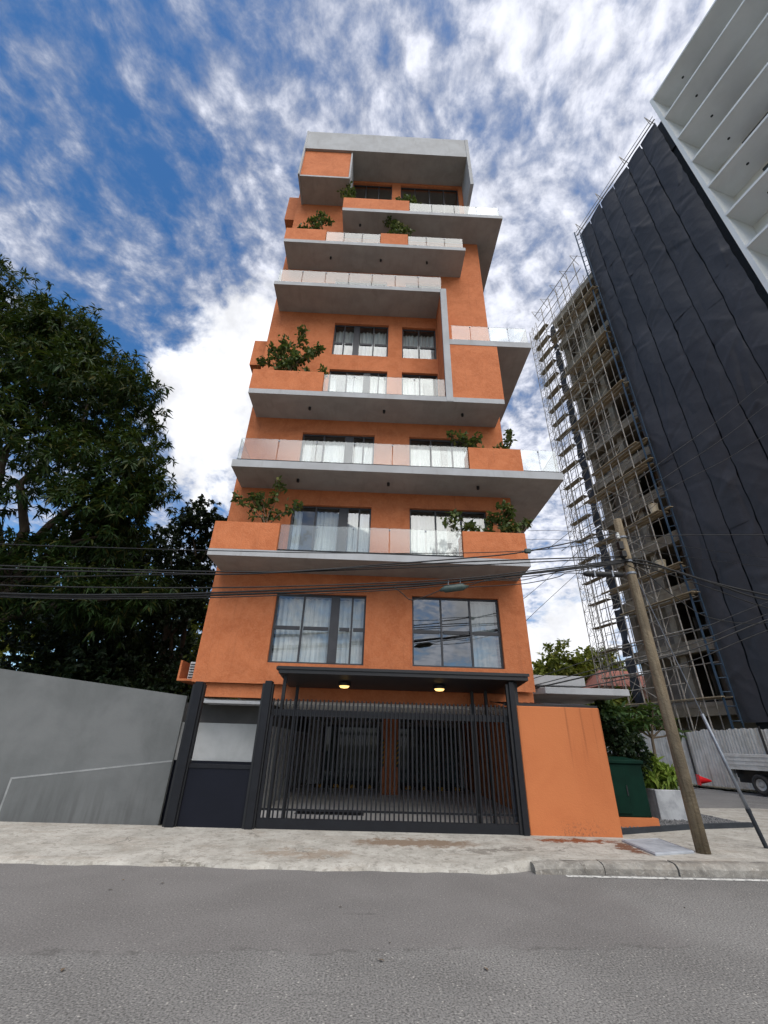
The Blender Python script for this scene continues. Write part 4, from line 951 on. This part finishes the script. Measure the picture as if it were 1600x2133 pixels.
# big dark net, panel by panel
net = empty('safety_net', tp(2.5, .1, 3.3), 'huge dark navy safety netting hung over the unfinished tower', 'netting')
us = [-2.15, -.55, 1.05, 2.7, 4.4, 6.05, 7.7]
from mathutils import noise as mnoise
for pi in range(6):
    ua, ub = us[pi]+.03, us[pi+1]-.03
    zc = 3.25; rq = random.Random(60+pi)
    while zc < 49.2:
        zt = min(49.25, zc+rq.uniform(7.5, 10.5)); zt = 49.25 if 49.25-zt < 3 else zt
        nu, nz = 18, int((zt-zc)*7); m = MB(); vs = []; off = rq.uniform(-.015, .03)
        cr = []
        for q in range(int((zt-zc)*1.1)):
            a = rq.choice((rq.uniform(.5, 1.15), rq.uniform(-1.15, -.5), rq.uniform(-.25, .25), rq.uniform(1.3, 1.8)))
            cr.append((rq.uniform(ua, ub), rq.uniform(zc, zt), math.cos(a), math.sin(a), rq.uniform(.02, .075)*rq.choice((1, 1, -1)), rq.uniform(.08, .22), rq.uniform(.8, 2.2)))
        for j_ in range(nz+1):
            zz = zc-.12+(zt-zc+.12)*j_/nz
            for i_ in range(nu+1):
                t = i_/nu; u = ua+(ub-ua)*t
                w = mnoise.noise(Vector((u*.4+zz*.1, zz*.16, 1.3)))*.10
                for (cu, cz, ca, sa, hh, ww, ll) in cr:
                    du, dz = u-cu, zz-cz; al = du*ca+dz*sa; ac_ = abs(-du*sa+dz*ca)
                    if ac_ < ww*3 and abs(al) < ll*1.6: w += hh*math.exp(-ac_/ww)*math.exp(-(al/ll)**2)
                bulge = .09*math.sin(math.pi*t)*(.6+.4*math.sin((zz-zc)/(zt-zc)*math.pi))
                edge = (.07*mnoise.noise(Vector((zz*1.1, pi*3.1+(0 if t < .5 else 3.1), 2))) if t in (0, 1) else 0)
                vs.append(tp(u+edge, .05+off+bulge+w, zz))
        m.add(vs, [(b*(nu+1)+a_, b*(nu+1)+a_+1, (b+1)*(nu+1)+a_+1, (b+1)*(nu+1)+a_) for b in range(nz) for a_ in range(nu)])
        m.build('net_panel', 'net_dark', net, smooth=True)
        zc = zt
m = MB(); m.tube([tp(-2.3, .2, 49.45), tp(7.8, .2, 49.45)], .06, 6); m.tube([tp(-2.3, .25, 49.9), tp(7.8, .25, 49.9)], .03, 5); m.build('top_pipe', 'scaf_steel', net)
for u in (-1.8, 1.2, 4.4, 7.4):
    m = MB(); m.tube([tp(u, .2, 49.45), tp(u, .5, 50.6)], .03, 5); m.tube([tp(u, .5, 50.6), tp(u, -.6, 49.9)], .03, 5); m.build('outrigger', 'scaf_steel', net)
# scaffold
SC = empty('facade_scaffold', tp(-6, .5, .5), 'grey tubular scaffold with timber boards on the open concrete storeys', 'scaffold')
for (u, o) in ((-8.75, .75), (-6.2, .75), (-4.4, .75), (-8.2, -.35), (-5.6, -.35), (-3.4, -.35), (-7.4, .78), (-5.2, .77), (-3.2, .76)):
    m = MB(); m.tube([tp(u, o, .3), tp(u, o, 44.6+(1.2 if o > .5 else 0))], .042 if o > .5 else .035, 6); m.build('standard', 'scaf_steel', SC)
lift = 1.98
rg = random.Random(9)
nl = int((44.2-4.3)/lift)+1
for k in range(nl):
    z = 4.35+k*lift
    m = MB(); m.tube([tp(-9.9+rg.uniform(-.2, .3), .79, z+rg.uniform(-.05, .05)), tp(-2.3+rg.uniform(-1.6, .2), .79, z+rg.uniform(-.05, .05))], .04, 6); m.build('ledger', 'scaf_steel', SC)
    m = MB(); m.tube([tp(-9.7, -.4, z+.1), tp(-2.3, -.4, z+.1)], .032, 5); m.build('ledger', 'scaf_steel', SC)
    if k % 3 == 0 or k in (4, 8, 14):
        for j in range(3):
            a = -9.1+rg.uniform(0, .8)+(1.2 if k % 2 else 0); b = -1.9+rg.uniform(-.5, .3)
            m = MB(); ubox(m, a, b, .62-j*.34, .90-j*.34, z+.06, z+.11); m.build('board', 'scaf_board', SC)
    m = MB(); m.tube([tp(-9.6+rg.uniform(-.3, .3), .80, z+.95), tp(-3.6+rg.uniform(-1.5, 1.2), .80, z+.95+rg.uniform(-.06, .06))], .024, 5); m.build('guard_rail', 'scaf_steel', SC)
    if k % 4 == 1:
        m = MB(); m.tube([tp(-6.9, .82, z+.7), tp(-3.5+rg.uniform(-.5, .5), .82, z+.8)], .035, 5); m.build('guard_rail', 'scaf_steel', SC)
m = MB()
for k in range(nl):
    z = 4.35+k*lift-lift
    for (ua, ub) in ((-8.75, -6.2), (-6.2, -4.4)):
        if rg.random() < .75: m.tube([tp(ua, .72, z+.2), tp(ub, .72, z+lift-.1)], .02, 4)
        if rg.random() < .75: m.tube([tp(ub, .70, z+.2), tp(ua, .70, z+lift-.1)], .02, 4)
    for u in (-8.75, -6.2, -4.4):
        m.tube([tp(u, .75, z+.1), tp(u, -.4, z+.1)], .025, 4); m.tube([tp(u, .75, z+.3), tp(u, -.4, z+lift)], .018, 4)
b_ = m.build('brace', 'scaf_steel', SC); b_['kind'] = 'stuff'
m = MB()
for k in range(5): m.tube([tp(-9.4+k*1.7, .8, 44.5), tp(-9.6+k*1.7, 1.4, 46.1)], .03, 5); m.tube([tp(-9.6+k*1.7, 1.4, 46.1), tp(-9.0+k*1.7, .2, 45.6)], .022, 4)
m.tube([tp(-9.6, 1.1, 45.4), tp(-2.2, 1.1, 45.4)], .04, 5); b_ = m.build('top_brace', 'scaf_steel', SC); b_['kind'] = 'stuff'
# blue mast
BM = empty('blue_scaffold_mast', tp(-2.3, .6, .4), 'tall blue ladder mast between the scaffold and the dark netting', 'scaffold')
for u, o in ((-2.12, .62), (-1.72, .35)):
    m = MB(); m.tube([tp(u, o, .4), tp(u, o, 49.5)], .065 if o > .5 else .04, 7); m.build('upright', 'scaf_blue', BM)
rm = MB(); rm.tube([tp(-2.12, .62, 0)-P0, tp(-1.72, .35, 0)-P0], .028, 5); rme = rm.mesh('rung', 'scaf_blue')
for k in range(66):
    o = bpy.data.objects.new('rung', rme); col.objects.link(o); o.parent = BM; o.matrix_parent_inverse = BM.matrix_world.inverted(); o.location = P0+Vector((0, 0, 1.0+k*.735))
# lattice corner scaffold
LT = empty('corner_scaffold', tp(-11.3, 0, .3), 'slender lattice scaffold standing free at the far corner of the unfinished tower', 'scaffold')
for u, o in ((-12.0, .2), (-11.35, .2), (-12.0, -.6), (-11.35, -.6), (-10.6, .2), (-12.0, -1.5), (-11.35, -1.5)):
    m = MB(); m.tube([tp(u, o, .3), tp(u, o, 45.8)], .035, 5); m.build('standard', 'scaf_steel', LT)
m = MB()
for k in range(46):
    z = .9+k*.98
    m.tube([tp(-12, .2, z), tp(-11.35, .2, z)], .022, 4); m.tube([tp(-12, .2, z), tp(-11.35, .2, z+.98)], .018, 4); m.tube([tp(-11.35, .2, z), tp(-12, .2, z+.98)], .018, 4)
    m.tube([tp(-11.35, .2, z+.3), tp(-10.6, .2, z+.3)], .018, 4); m.tube([tp(-11.35, .2, z), tp(-10.6, .2, z+.98)], .016, 4); m.tube([tp(-12, -.6, z), tp(-12, -1.5, z+.98)], .018, 4); m.tube([tp(-12, -1.5, z), tp(-11.35, -1.5, z+.98)], .018, 4); m.tube([tp(-12, -1.5, z+.4), tp(-11.35, -1.5, z+.4)], .018, 4)
    m.tube([tp(-12, .2, z), tp(-12, -.6, z+.98)], .018, 4); m.tube([tp(-11.35, .2, z+.98), tp(-11.35, -.6, z)], .018, 4); m.tube([tp(-12, -.6, z), tp(-11.35, -.6, z+.98)], .018, 4); m.tube([tp(-12, -.6, z+.5), tp(-11.35, -.6, z+.5)], .018, 4)
b_ = m.build('brace', 'scaf_steel', LT); b_['kind'] = 'stuff'
for k in range(22):
    z = 4.6+k*1.9
    m = MB(); ubox(m, -11.7+rg.uniform(-.2, .15), -9.5, -.55, .0, z, z+.05); m.build('plank', 'concrete_raw', LT)
def bucket(u, z, label):
    m = MB(); c = tp(u, .45, z); m.lathe(c, [(.24, 0), (.30, .62), (.32, .63), (.32, .70), (.27, .70), (.26, .55)], 14); o = m.build('drum', 'bucket_plastic'); tag(o, label, 'drum')
bucket(-2.9, 16.4, 'pale plastic drum standing on the upper scaffold board')
bucket(-3.6, 12.4, 'pale plastic drum on the scaffold board behind the pole top')
# ---- corrugated site fence
F0 = Vector((18.39, 25.83, .0))
FN = empty('site_fence', F0, 'pale corrugated metal site fence along the side street', 'fence')
def fp(u, o, z): return F0+UU*u+NN*o+Vector((0, 0, z))
u = -13.0; rg = random.Random(4); i = 0
while u < 12:
    w = .86; top = 2.72+rg.uniform(-.07, .07); m = MB(); n = 20; vs = []; tilt = rg.uniform(-.03, .03)
    for k in range(n+1):
        uu = u+w*k/n; o = .022*math.sin(k/n*2*math.pi*5)+tilt*(k/n-.5)+(.012 if i % 2 else 0)
        vs += [fp(uu, o, .03), fp(uu, o, top+(.02*math.sin(k*.9+i)))]
    m.add(vs, [(2*k, 2*k+2, 2*k+3, 2*k+1) for k in range(n)]); m.build('panel', 'fence_metal', FN, smooth=True); u += .80; i += 1
for u in (-11, -5, -1.2, 3, 7, 11):
    m = MB(); ubox_ = m.obox(fp(u, .05, 0), UU*.09, NN*.05, Vector((0, 0, 2.85))); m.build('post', 'truck_dark', FN)
# ---- truck parked along the fence
TK = empty('flatbed_truck', fp(4.2, 1.6, .06), 'white flatbed truck parked beside the site fence', 'truck')
def tk(u, o, z): return fp(2.3+u, 1.15+o, z+.06)      # u forward (towards viewer), o out of the fence
def kb(mb, u0, u1, o0, o1, z0, z1): return mb.obox(tk(u0, o0, z0), UU*(u1-u0), NN*(o1-o0), Vector((0, 0, z1-z0)))
m = MB(); kb(m, 0, 3.3, -.85, .85, .95, 1.05); m.build('bed_floor', 'truck_white', TK)
for (o0, o1, n) in ((.80, .85, 'bed_side'), (-.85, -.80, 'bed_side')):
    m = MB(); kb(m, 0, 3.3, o0, o1, 1.055, 1.58); s = m.build(n, 'truck_white', TK, bevel=.01)
    for z in (1.14, 1.30, 1.46):
        r = MB(); kb(r, .02, 3.28, o0-.012 if o0 < 0 else o1+.001, o0-.001 if o0 < 0 else o1+.014, z, z+.04); r.build('rib', 'truck_white', s)
m = MB(); kb(m, -.06, -.001, -.85, .85, 1.055, 1.58); m.build('tailgate', 'truck_white', TK, bevel=.01)
m = MB(); kb(m, 3.301, 3.36, -.85, .85, .82, 1.9); m.build('headboard', 'truck_white', TK)
m = MB(); kb(m, .1, 5.0, -.42, -.30, .62, .94); kb(m, .1, 5.0, .30, .42, .62, .94); kb(m, .3, .4, -.8, .8, .78, .945); kb(m, 2.9, 3.0, -.8, .8, .78, .945); m.build('chassis', 'truck_dark', TK)
m = MB(); kb(m, .05, .75, -.3, .3, .42, .78); m.build('fuel_tank', 'truck_dark', TK)
m = MB(); kb(m, .12, .16, .55, .84, .5, .945); m.build('mudguard', 'truck_white', TK)
m = MB(); kb(m, 3.45, 5.0, -.8, .8, .5, 1.25); m.add([tk(3.45, -.8, 1.25), tk(5.0, -.8, 1.25), tk(5.0, .8, 1.25), tk(3.45, .8, 1.25), tk(3.5, -.72, 2.05), tk(4.6, -.72, 2.05), tk(4.6, .72, 2.05), tk(3.5, .72, 2.05)], [(4, 5, 6, 7), (0, 1, 5, 4), (1, 2, 6, 5), (2, 3, 7, 6), (3, 0, 4, 7)]); cb = m.build('cab', 'truck_white', TK, bevel=.03)
m = MB(); m.add([tk(3.7, .772, 1.4), tk(4.72, .772, 1.4), tk(4.5, .74, 1.95), tk(3.7, .74, 1.95)], [(0, 1, 2, 3)]); m.build('window', 'tower_glass', cb)
for uw in (1.35, 4.25):
    for s_ in (-1, 1):
        m = MB(); c = tk(uw, s_*.70, .40); ax = NN*s_
        def ring(r, h, n=22): return [c+ax*h+(UU*math.cos(t)+Vector((0, 0, 1))*math.sin(t))*r for t in [2*math.pi*k/n for k in range(n)]]
        prof = [(.23, -.12), (.38, -.12), (.40, -.08), (.40, .08), (.38, .11), (.24, .12), (.23, .06)]
        vs = [v for r, h in prof for v in ring(r, h)]; n = 22
        m.add(vs, [(i*n+k, i*n+(k+1) % n, (i+1)*n+(k+1) % n, (i+1)*n+k) for i in range(len(prof)-1) for k in range(n)]); wl = m.build('wheel', 'rubber', TK, smooth=True)
        m = MB(); prof = [(.235, .055), (.22, .09), (.12, .05), (.07, .08), (.0, .085)]; vs = [v for r, h in prof for v in ring(r, h)]
        m.add(vs, [(i*n+k, i*n+(k+1) % n, (i+1)*n+(k+1) % n, (i+1)*n+k) for i in range(len(prof)-1) for k in range(n)]); m.build('rim', 'rim_grey', wl)
# fallen red cone
c0 = Vector((17.5, 26.0, .16))
CN = empty('fallen_cone', c0, 'red plastic cone lying on its side by the site fence', 'cone')
ax = Vector((.94, -.33, -.06)).normalized(); sd = Vector((.33, .94, 0)); upv = ax.cross(sd).normalized()*-1
if upv.z < 0: upv = -upv
m = MB(); n = 16; vs = []
cc = c0+Vector((0, 0, .24))
for r, h in ((.20, 0), (.19, .05), (.045, .54), (.03, .56)):
    vs += [cc+ax*h+(sd*math.cos(t)+upv*math.sin(t))*r for t in [2*math.pi*k/n for k in range(n)]]
m.add(vs, [(i*n+k, i*n+(k+1) % n, (i+1)*n+(k+1) % n, (i+1)*n+k) for i in range(3) for k in range(n)]); m.build('body', 'cone_red', CN, smooth=True)
m = MB(); m.obox(cc-ax*.04-sd*.24-upv*.24, ax*.04, sd*.48, upv*.48); m.build('base', 'cone_red', CN)

# ================================================================== UTILITY POLE AND CABLES
UP = empty('utility_pole', (5.72, 8.89, .13), 'weathered brown wooden utility pole at the kerb carrying many cables', 'pole')
m = MB(); m.tube([(5.72, 8.89, .0), (5.715, 8.89, 2.2), (5.72, 8.89, 4.4), (5.715, 8.89, 6.42)], [.112, .105, .098, .090], 16); m.build('shaft', 'pole_wood', UP, smooth=True)
for z in (5.05, 5.34, 5.92):
    m = MB(); m.lathe((5.717, 8.89, z), [(.103, 0), (.110, .005), (.110, .045), (.103, .05)], 16); m.build('clamp_band', 'galv', UP)
for (z, s_) in ((5.97, -1), (5.72, -1), (5.48, -1), (5.36, 1)):
    m = MB(); m.lathe((5.717+s_*.13, 8.82, z), [(.03, -.08), (.05, -.06), (.035, -.03), (.05, 0), (.035, .03), (.045, .06), (.02, .08)], 10); m.build('insulator', 'cable_black' if z < 5.9 else 'ac_white', UP)
m = MB(); m.box(5.5, 5.60, 8.70, 8.80, 5.60, 5.78); m.box(5.52, 5.62, 8.70, 8.80, 5.42, 5.55); m.build('junction_box', 'cable_black', UP)
def smooth_path(pts, n=10):
    pts = [Vector(p) for p in pts]; out = []
    for i in range(len(pts)-1):
        p0 = pts[max(i-1, 0)]; p1 = pts[i]; p2 = pts[i+1]; p3 = pts[min(i+2, len(pts)-1)]
        for k in range(n):
            t = k/n; out.append(.5*((2*p1)+(p2-p0)*t+(2*p0-5*p1+4*p2-p3)*t*t+(3*p1-p0-3*p2+p3)*t*t*t))
    out.append(pts[-1]); return out
def cable(pts, r, label, grp='overhead cables along the street'):
    m = MB(); m.tube(smooth_path(pts), r, 5); o = m.build('cable', 'cable_black', None, smooth=True); tag(o, label, 'cable', grp); return o
Yc = 8.8
def cx_(l, left, dy=0.): return [(-22, Yc+dy*2, left+.35), (-14, Yc+dy, left+.05)]+[(x, Yc+dy*(1-max(0, (x+8)/13.6))*1., z) for x, z in l]
HL = 'thin black overhead cable strung to the pole in the upper strand'
LL = 'thick black overhead cable in the sagging lower bundle'
cable(cx_([(-8.04, 5.19), (-5.49, 5.20), (-3.54, 5.22), (-.83, 5.27), (2.35, 5.41), (4.33, 5.62), (5.6, 5.93)], 5.17), .010, 'topmost thin black cable of the upper strand running to the pole')
cable(cx_([(-7.83, 4.71), (-5.85, 4.72), (-3.64, 4.74), (-1.82, 4.81), (.23, 5.05), (2.13, 5.28), (3.44, 5.49), (5.58, 6.04)], 4.7, .02), .016, 'upper strand cable carrying the small junction box near the pole')
cable(cx_([(-7.8, 4.62), (-4.82, 4.66), (-2.82, 4.70), (-.29, 4.95), (2.34, 5.2), (5.56, 5.45)], 4.6, -.03), .016, 'black cable third from the top, touching the lowest balcony slab line')
cable(cx_([(-7.73, 4.48), (-4.82, 4.62), (-2.6, 4.74), (-.5, 4.90), (2.3, 5.12), (5.56, 5.42)], 4.3, .04), .013, 'black cable of the upper strand that crosses upward over the third one')
cable(cx_([(-7.64, 4.27), (-3.75, 4.36), (-.77, 4.54), (1.78, 4.77), (3.37, 5.01), (5.58, 5.37)], 4.3, -.05), .014, 'thin uppermost cable of the sagging lower bundle')
cable(cx_([(-7.57, 4.12), (-4.69, 4.20), (-3.24, 4.29), (-.77, 4.49), (1.78, 4.73), (3.69, 5.02), (5.58, 5.34)], 4.15, .03), .022, 'thick black cable in the middle of the sagging lower bundle')
cable(cx_([(-7.55, 4.09), (-4.68, 4.165), (-2.74, 4.28), (.44, 4.54), (2.31, 4.80), (4.46, 5.12), (5.57, 5.31)], 4.12, .06), .024, 'thickest black cable at the base of the sagging lower bundle')
cable(cx_([(-7.5, 4.04), (-4.6, 4.11), (-2.0, 4.27), (.6, 4.50), (2.6, 4.78), (4.4, 5.06), (5.57, 5.30)], 4.08, .0), .012, 'thin lowest cable hanging under the sagging lower bundle')
cable([(.44, Yc, 4.55), (.62, Yc, 4.42), (.8, Yc, 4.28), (1.05, Yc, 4.34), (1.46, Yc, 4.52)], .010, 'short black drop cable looping down to the green splice closure')
cable([(2.0, Yc, 4.60), (2.7, Yc, 4.66), (3.34, Yc, 4.74), (4.0, Yc, 4.9), (4.22, Yc, 5.0), (4.62, Yc, 5.0)], .010, 'slack black cable between the green splice closure and the black cylinder')
cable([(2.0, Yc, 4.62), (2.7, Yc, 4.84), (3.2, Yc, 4.8), (4.1, Yc, 5.04), (5.5, Yc, 5.3)], .009, 'slack wavy black cable hanging under the bundle near the pole')
GR = 'overhead cables leaving the pole to the right'
cable([(5.8, Yc, 5.94), (7.44, Yc, 6.06), (9.18, Yc, 6.14), (16, Yc, 6.5)], .010, 'thin black cable running level to the right from the pole top', GR)
RL = 'thick black cable sagging away to the right of the pole'
cable([(5.6, Yc, 5.38), (6.12, Yc, 5.34), (7.09, Yc, 5.00), (8.57, Yc, 4.66), (11, Yc, 4.3), (18, Yc, 4.9)], .022, 'upper thick black cable sagging right of the pole', GR)
cable([(5.6, Yc, 5.35), (6.62, Yc, 5.16), (7.58, Yc, 4.84), (8.53, Yc, 4.55), (11, Yc, 4.2), (18, Yc, 4.8)], .020, 'lower thick black cable sagging right of the pole', GR)
cable([(5.6, Yc+.05, 5.32), (6.5, Yc+.05, 5.1), (7.5, Yc+.05, 4.75), (8.7, Yc+.05, 4.35), (11, Yc+.05, 4.0), (18, Yc, 4.6)], .012, 'thin black cable sagging below the two thick ones right of the pole', GR)
cable([(5.6, Yc, 5.26), (6.03, Yc, 5.02), (6.44, Yc, 4.60), (7.2, Yc, 4.1), (9.5, 9.6, 4.35), (14, 11, 5.6)], .010, 'loose black service cable dipping right of the pole', GR)
SG = 'cables strung across the side street'
for (p, q, s_, SL) in (((11.4, 14, 11.9), (17.9, 14, 16.9), .1, 'steepest and highest of three thin cables across the dark netting'), ((11.4, 14, 11.2), (17.3, 14, 15.4), .1, 'middle one of three thin cables across the dark netting'), ((11.8, 14, 10.9), (16.6, 14, 13.7), .1, 'lowest and flattest of three thin cables across the dark netting')):
    p = Vector(p); q = Vector(q); e = q+(q-p)*.8; s0_ = p-(q-p)*.8; cable([s0_, p, p.lerp(q, .5)-Vector((0, 0, s_)), q, e], .010, SL, SG)
for (dz, r, dy, ML) in ((0, .020, 0, 'thick black cable crossing low in front of the scaffold over the entrance roof'), (.14, .012, .1, 'thin cable just above the thick one crossing in front of the scaffold'), (-.28, .014, .25, 'lowest black cable crossing in front of the scaffold over the entrance roof'), (.45, .010, -.2, 'highest of the four cables crossing low in front of the scaffold')):
    cable([(3.4, 14.5+dy, 2.95+dz*.4), (4.28, 12.3+dy, 3.0+dz*.5), (6.86, 12+dy, 3.60+dz), (9.01, 12+dy, 4.17+dz), (11.4, 12+dy, 5.05+dz), (16, 12+dy, 6.6+dz)], r, ML, SG)
for (dz, dy) in ((0, 0), (-.22, .3)):
    cable([(5.58, 14+dy, 8.6+dz), (7.7, 14+dy, 8.6+dz), (14.1, 14+dy, 7.9+dz), (20, 14, 7.6)], .008, 'very thin grey wire running level behind the pole top', SG)
cable([(4.9, 14, 6.0), (5.25, 14, 6.16), (8.02, 14, 8.42), (11, 14, 10.7)], .008, 'very thin wire rising steeply between the tower and the scaffold', SG)
cable([(4.9, 14.2, 5.1), (5.6, 14.2, 5.75), (8.4, 14.2, 8.1), (11, 14.2, 10.2)], .008, 'very thin wire rising steeply between the tower and the scaffold', SG)
m = MB(); m.tube([(4.60, Yc, 5.0), (4.64, Yc, 5.0), (4.66, Yc, 5.0), (5.40, Yc, 5.01), (5.44, Yc, 5.01), (5.5, Yc, 5.01)], [.04, .05, .062, .062, .05, .02], 12); o = m.build('splice_cylinder', 'cable_black', None, smooth=True)
tag(o, 'black horizontal splice cylinder hung on the cable beside the pole', 'splice closure')
m = MB(); m.box(4.8, 4.83, Yc-.068, Yc+.068, 4.935, 5.075); m.box(5.2, 5.23, Yc-.068, Yc+.068, 4.94, 5.08); m.build('strap', 'galv', o)
m = MB(); m.tube([(1.42, Yc, 4.50), (1.50, Yc, 4.53), (1.54, Yc, 4.535), (1.92, Yc, 4.60), (1.96, Yc, 4.605), (2.04, Yc, 4.62)], [.02, .05, .075, .075, .05, .02], 12); o = m.build('splice_closure', 'splice_green', None, smooth=True)
tag(o, 'grey green cable splice closure hanging below the bundle in front of the tower', 'splice closure')
m = MB(); m.tube([(1.6, Yc, 4.55), (1.62, Yc, 4.76)], .008, 5); m.tube([(1.86, Yc, 4.59), (1.88, Yc, 4.80)], .008, 5); m.build('hanger', 'galv', o)
m = MB(); m.box(3.36, 3.50, Yc-.04, Yc+.04, 5.44, 5.54); o = m.build('cable_box', 'splice_green', None, bevel=.015); tag(o, 'small cable junction box hung on the upper strand near the pole', 'junction box')
m = MB(); m.tube([(3.3, Yc, 5.46), (3.36, Yc, 5.48)], .02, 6); m.tube([(3.5, Yc, 5.5), (3.56, Yc, 5.52)], .02, 6); m.build('gland', 'cable_black', o)
# guy wire with guard
GY = empty('guy_wire', (7.27, 9.45, .13), 'slanting steel guy wire with grey tubular guard anchored in the pavement', 'guy wire')
g0, g1 = Vector((7.27, 9.45, .10)), Vector((5.80, 8.93, 5.2)); dg = (g1-g0).normalized()
m = MB(); m.tube([g0, g1], .012, 6); m.build('wire', 'galv', GY)
m = MB(); m.tube([g0, g0+dg*2.3], .033, 10); m.build('guard', 'galv', GY, smooth=True)
m = MB(); m.tube([g0+dg*.60, g0+dg*.66], .044, 10); m.tube([g0, g0+dg*.6], .038, 10); m.build('sleeve', 'dark_edge', GY)
# a little litter
rg = random.Random(21)
for k in range(9):
    x = rg.uniform(-4.5, 5); y = rg.uniform(4.6, 7.7); s = rg.uniform(.015, .035); a = rg.uniform(0, 6.28)
    m = MB(); m.add([(x, y, .008), (x+s*math.cos(a), y+s*math.sin(a), .012), (x+s*2.2*math.cos(a+.4), y+s*2.2*math.sin(a+.4), .010), (x+s*1.3*math.cos(a+.9), y+s*1.3*math.sin(a+.9), .018)], [(0, 1, 2, 3)])
    o = m.build('fallen_leaf', 'twig'); tag(o, 'dry brown leaf lying on the asphalt', 'leaf', 'dry leaves on the road')
